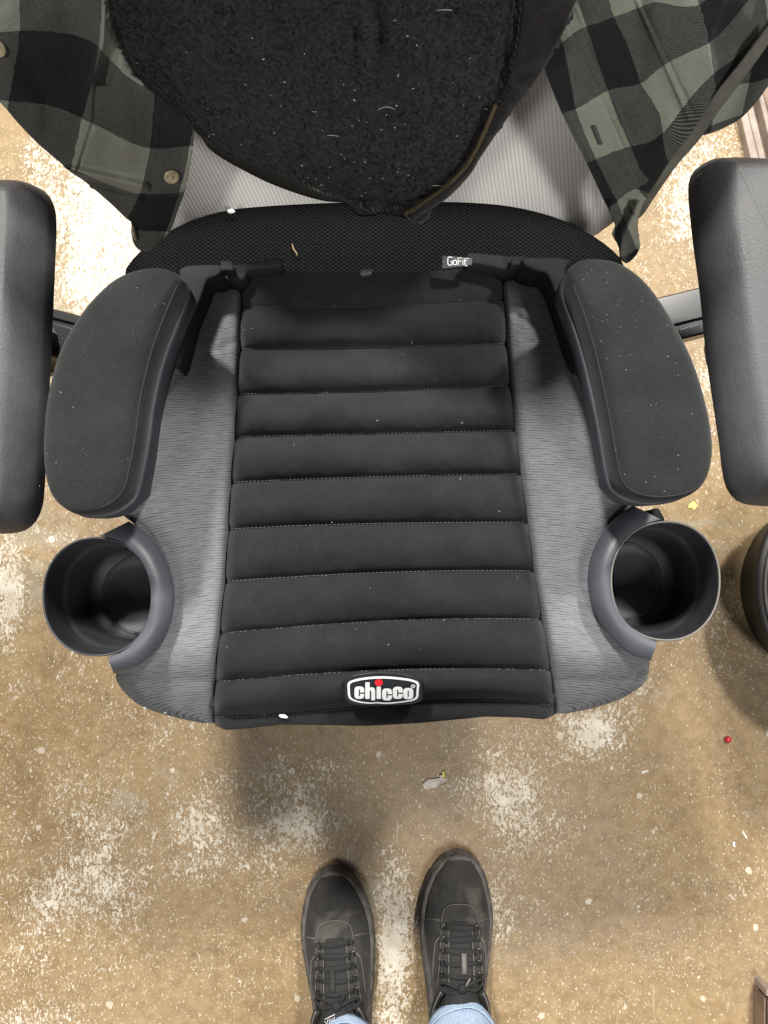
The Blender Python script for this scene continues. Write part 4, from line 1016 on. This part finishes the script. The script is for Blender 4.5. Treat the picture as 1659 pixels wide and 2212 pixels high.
    for q in (1, -1):
        a = .072; tube([P(s, q*w2, ZU(s, q*w2)+.0006) for s, w2 in ((.080, .027), (.081, .036), (.084, .0425), (.087, .0455))], .0006, 'vamp_seam', M['edge'], root, seg=5)
    for q in (1, -1):
        tube([P(s, q*w2, ZU(s, q*w2)+.0010) for s, w2 in ((.100, .0285), (.108, .034), (.125, .036), (.150, .037), (.175, .038))], .0008, 'side_seam', M['edge'], root, seg=5)
    for i in range(6):
        s = .086+.0138*i; qq = .0205+.0008*i
        if i < 5:
            V = []; Fc = []
            for k in range(13):
                t = -1+2*k/12; q = t*qq; zz = ZU(s, q)+.0042+.0006*(1-t*t)
                ww = .0046 if i < 3 else (.0032 if i == 3 else .003)
                sk = (.0016 if (i % 2) else -.0012)*t*med
                for d, z2 in ((-ww, -.0004), (-ww*.7, .0007), (ww*.7, .0007), (ww, -.0004)): V.append(P(s+d+sk, q, zz+z2))
            for k in range(12):
                for j in range(3): a = k*4+j; Fc.append((a, a+1, a+5, a+4))
            o = fixn(MO('lace', V, Fc, M['lace'], root)); md = o.modifiers.new('thickness', 'SOLIDIFY'); md.thickness = .001
        for sd in (-1, 1):
            q = sd*(qq+.0022); c = P(s, q, ZU(s, q)+.0032)
            rr_ = [c+Vector((.0028*math.cos(a), .0034*math.sin(a), .0006)) for a in [2*math.pi*k/14 for k in range(14)]]
            tube(rr_, .0013, 'eyelet', M['eyelet'], root, seg=6, closed=True)
    # pull tab
    V = [P(s, q, ZU(s, q)+.0068) for s in (.113, .120, .127, .136) for q in (-.004-.004*med, .003-.004*med)]
    o = MO('tongue_loop', V, [(0, 1, 3, 2), (2, 3, 5, 4), (4, 5, 7, 6)], M['edge'] if med < 0 else M['shoe'], root); md = o.modifiers.new('thickness', 'SOLIDIFY'); md.thickness = .0012
    # bow
    sb = .1500; zb = ZU(sb, 0)+.010
    bow = loft('bow_knot', [[P(sb+.006*math.cos(a)*r_, .0065*math.sin(a)*r_, zb+h_) for a in [2*math.pi*k/14 for k in range(14)]] for r_, h_ in ((.5, -.004), (1, -.001), (1, .002), (.5, .0045))], M['lace'], root)
    for sd in (-1, 1):
        pts = [(0, .004), (-.004, .012), (-.005, .022), (-.001, .029), (.004, .027), (.006, .018), (.003, .008), (.001, .004)]
        path = [P(sb+a+.002*sd*med, sd*b_, max(ZU(sb, sd*b_), .05)+.009-.06*abs(b_)*.05) for a, b_ in pts]
        tube(catmull(path, 36, False), .0021, 'bow_loop', M['lace'], bow, seg=6, flat=.9)
    tube([P(sb, -.003*med, zb), P(sb+.010, -.014, zb-.002), P(sb+.020, -.024, zb-.008)], .0014, 'lace_end', M['lace'], bow, seg=6)
    tube([P(sb, .003, zb), P(sb-.007, .006, zb+.001), P(sb-.014, .010, zb+.001)], .0014, 'lace_end', M['edge'] if med < 0 else M['lace'], bow, seg=6)
    # padded tongue top and collar
    V = []
    R = []
    for k, (s, zadd, wv) in enumerate(((.150, .002, .018), (.154, .009, .0205), (.162, .0155, .0235), (.170, .020, .0245), (.176, .0205, .0245), (.179, .014, .023))):
        R.append([P(s+.006*(abs(t)**2), t*wv, ZU(.155, 0)+zadd-.008*t*t) for t in np.linspace(-1, 1, 15)])
    V = [p for r_ in R for p in r_]; Fc = []
    for i in range(len(R)-1):
        for k in range(14): a = i*15+k; Fc.append((a, a+1, a+16, a+15))
    tt = fixn(MO('tongue_top', V, Fc, M['lace'], root))
    tube([p+Vector((0, 0, .0006)) for p in R[4]], .0016, 'tongue_piping', M['edge'], tt, seg=6)
    if med > 0:   # partly hidden white mark on the tongue
        mb = MB()
        def T(a, b_): a = a*.75; b_ = b_*.8; return P(.163+b_, a, ZU(.155, 0)+.0165+(b_*.35))
        for st in ([(-.020, -.001), (-.017, .0045), (-.014, -.0035)], [(-.0125, .0028), (-.011, -.0035), (-.0085, .0015)], [(-.0075, .0012), (-.007, -.0045), (-.004, -.0005), (-.003, -.006)], [(-.020, -.0035), (-.002, -.0095)]):
            mb.tube([T(a-.001, b_*.9+.001) for a, b_ in st], .00045, seg=5)
        mb.build('tongue_mark', M['white'], tt)
    # collar
    for sd in (-1, 1):
        tube(catmull([P(.158, sd*.026, .085), P(.168, sd*.031, .080), (P(.19, sd*.036, .072)), P(.23, sd*.037, .07), P(.27, sd*.024, .076), P(.285, 0, .08)], 30, False), .0045, 'collar', M['lace'], root, seg=8)
        tube([p+Vector((0, 0, .003)) for p in catmull([P(.156, sd*.028, .087), P(.168, sd*.033, .083), (P(.19, sd*.038, .075)), P(.23, sd*.039, .073)], 24, False)], .0012, 'collar_piping', M['edge'], root, seg=6)
    return P
tl = W(734, 1864, .0); tr = W(966, 1830, .0)
PLs = shoe((tl.x-.010, tl.y, 0), math.radians(4.5), 1)
PRs = shoe((tr.x+.014, tr.y, 0), math.radians(-1.0), -1)
# legs: one continuous body inside the jeans
def leg_ring(c, rx, ry, z, n=32, wob=0, ph=0):
    return [Vector((c[0]+rx*math.cos(a)*(1+wob*math.sin(3*a+ph)), c[1]+ry*math.sin(a)*(1+wob*math.cos(4*a+ph)), z+wob*.08*math.sin(2*a+ph))) for a in [2*math.pi*k/n for k in range(n)]]
for (Pf, dx, ph, dy) in ((PLs, .008, 0, .001), (PRs, .000, 2, -.001)):
    a = Pf(.222, dx, 0); cx, cy = a.x, a.y+dy; hx = cx*1.35+.0; hy = cy-.02
    R = [leg_ring((cx, cy), .045, .052, .086, wob=.01, ph=ph), leg_ring((cx, cy), .050, .058, .084, wob=.03, ph=ph), leg_ring((cx, cy), .053, .060, .10, wob=.03, ph=ph), leg_ring((cx, cy-.006), .052, .060, .125, wob=.03, ph=ph+1), leg_ring((cx, cy-.01), .056, .066, .20, wob=.02, ph=ph), leg_ring((cx, cy-.012), .062, .070, .33, wob=.01, ph=ph), leg_ring(((cx+hx)/2, hy), .066, .070, .47), leg_ring((hx, hy-.02), .080, .085, .65), leg_ring((hx, hy-.03), .088, .095, .80)]
    j = loft('jeans_leg', R, M['denim'], per, True, True)
    tube([p+Vector((0, 0, .003)) for p in offs(leg_ring((cx, cy), .053, .060, .112, wob=.03, ph=ph), .0006)], .0007, 'hem_stitching', M['denim'], j, seg=5, closed=True)
R = [leg_ring((.04, -.66-.03), .150, .10, .78, 40), leg_ring((.04, -.69), .165, .115, .86, 40), leg_ring((.04, -.69), .155, .11, .95, 40), leg_ring((.04, -.69), .145, .10, 1.02, 40)]
loft('jeans_hips', R, M['denim'], per)
def figure(name, joints, links, mat, parent, sub=1):
    me = bpy.data.meshes.new(name); names = list(joints)
    me.from_pydata([joints[k][0] for k in names], [(names.index(a), names.index(b_)) for a, b_ in links], [])
    o = bpy.data.objects.new(name, me); COL.objects.link(o); put(o, parent)
    m = o.modifiers.new('skin', 'SKIN'); m.use_smooth_shade = True
    for k, d in enumerate(me.skin_vertices[0].data):
        r_ = joints[names[k]][1]; d.radius = (r_, r_) if not isinstance(r_, tuple) else r_; d.use_root = (k == 0)
    o.modifiers.new('smooth', 'SUBSURF').levels = sub; o.modifiers[-1].render_levels = sub
    me.materials.append(mat); return o
cxp, cyp = .04, -.70
J = {'pelvis': ((cxp, cyp, .98), (.14, .10)), 'waist': ((cxp, cyp, 1.10), (.13, .095)), 'chest': ((cxp, cyp+.02, 1.28), (.15, .11)), 'top': ((cxp, cyp+.03, 1.40), (.12, .08)), 'neck': ((cxp, cyp+.06, 1.48), .05)}
Lk = [('pelvis', 'waist'), ('waist', 'chest'), ('chest', 'top'), ('top', 'neck')]
B = {k: (v[0], tuple(x*.93 for x in v[1]) if isinstance(v[1], tuple) else v[1]) for k, v in J.items()}
B['head'] = ((cxp, cyp+.12, 1.58), (.072, .085)); B['crown'] = ((cxp, cyp+.13, 1.66), (.065, .075)); B['nose'] = ((cxp, cyp+.215, 1.575), .012)
LB = Lk+[('neck', 'head'), ('head', 'crown'), ('head', 'nose')]
for sd in (-1, 1):
    t_ = 'L' if sd < 0 else 'R'
    J['shoulder'+t_] = ((cxp+sd*.17, cyp+.02, 1.38), .062); J['elbow'+t_] = ((cxp+sd*.25, cyp+.20, 1.14), .050); J['cuff'+t_] = ((sd*.10, -.17, 1.185), .036)
    Lk += [('top', 'shoulder'+t_), ('shoulder'+t_, 'elbow'+t_), ('elbow'+t_, 'cuff'+t_)]
    B['shoulder'+t_] = (J['shoulder'+t_][0], .055); B['elbow'+t_] = (J['elbow'+t_][0], .040); B['wrist'+t_] = ((sd*.085, -.13, 1.19), .024); B['palm'+t_] = ((sd*.062, -.06, 1.195), (.016, .034))
    LB += [('top', 'shoulder'+t_), ('shoulder'+t_, 'elbow'+t_), ('elbow'+t_, 'wrist'+t_), ('wrist'+t_, 'palm'+t_)]
    for f in range(4):
        a, b_, c_ = 'k%s%d' % (t_, f), 'm%s%d' % (t_, f), 't%s%d' % (t_, f); yy = -.05+.024*f
        B[a] = ((sd*.060, yy, 1.198), .009); B[b_] = ((sd*.046, yy+.006, 1.206), .008); B[c_] = ((sd*.026, yy+.006, 1.199), .0065); LB += [('palm'+t_, a), (a, b_), (b_, c_)]
    B['th'+t_] = ((sd*.050, -.085, 1.190), .010); B['tt'+t_] = ((sd*.024, -.082, 1.197), .008); LB += [('palm'+t_, 'th'+t_), ('th'+t_, 'tt'+t_)]
figure('body', B, LB, M['skin'], per); figure('sweater', J, Lk, M['shell'], per)
figure('hair', {'a': ((cxp, cyp+.10, 1.655), (.078, .082)), 'b': ((cxp, cyp+.07, 1.60), (.078, .06)), 'c': ((cxp, cyp+.04, 1.53), (.06, .04))}, [('a', 'b'), ('b', 'c')], M['brown'], per)
ph = MB(); ph.box((0, -.062, 1.178), .072, .148, .008, Matrix.Rotation(TILT, 3, 'X'))
tag(ph.build('phone', M['steel'], None, False), 'dark phone held level above the booster by the standing person', 'phone')
# ------------------------------------------------------------------ things at the picture's edge
bn = empty('waste_bin', W(1880, 1276, .0), 'dusty black round plastic bin standing at the right edge', 'bin')
c = W(1884, 1276, .10); c = Vector((c.x, c.y, 0))
def crc(r, z, n=72): return [c+Vector((r*math.cos(a), r*math.sin(a), z)) for a in [2*math.pi*k/n for k in range(n)]]
loft('bin_body', [crc(.135, .0), crc(.15, .09), crc(.163, .10), crc(.166, .105), crc(.163, .112), crc(.150, .114), crc(.146, .108), crc(.142, .11), crc(.135, .112), crc(.10, .108), crc(.02, .108)], M['bin'], bn)
tube(crc(.154, .1145), .0028, 'bin_rim', M['binrim'], bn, seg=8, closed=True)
tube(crc(.138, .112), .0022, 'bin_rim', M['binrim'], bn, seg=8, closed=True)
tk = empty('floor_track', W(1650, 300, 0), 'pale dusty metal channel lying on the floor at the upper right', 'track')
def prism(name, pts, z0, z1, mat, par):
    a = [W(x, y, z1) for x, y in pts]
    return loft(name, [atz(a, z0), atz(a, z1-.001), atz(offs(a, -.001), z1)], mat, par, True, True, True, False)
prism('flange', [(1573, 130), (1587, 126), (1658, 420), (1640, 420)], 0, .016, M['rail'], tk)
prism('web', [(1588, 126), (1602, 122), (1674, 420), (1659, 420)], 0, .005, M['rail'], tk)
prism('recess', [(1603, 122), (1616, 118), (1690, 420), (1675, 420)], 0, .003, M['raild'], tk)
prism('flange', [(1617, 118), (1627, 116), (1704, 420), (1692, 420)], 0, .02, M['rail'], tk)
prism('web', [(1628, 116), (1700, 110), (1780, 420), (1705, 420)], 0, .008, M['raild'], tk)
bx = empty('brown_rack_foot', W(1665, 2180, 0), 'brown painted metal rack foot just entering the bottom right corner', 'rack foot')
prism('foot_plate', [(1656, 2160), (1720, 2150), (1720, 2290), (1654, 2290)], 0, .03, M['brown'], bx)
prism('lip', [(1652, 2156), (1655, 2156), (1653, 2290), (1650, 2290)], 0, .034, M['raild'], bx)
prism('lip', [(1657, 2140), (1666, 2136), (1666, 2152), (1656, 2152)], 0, .036, M['rail'], bx)
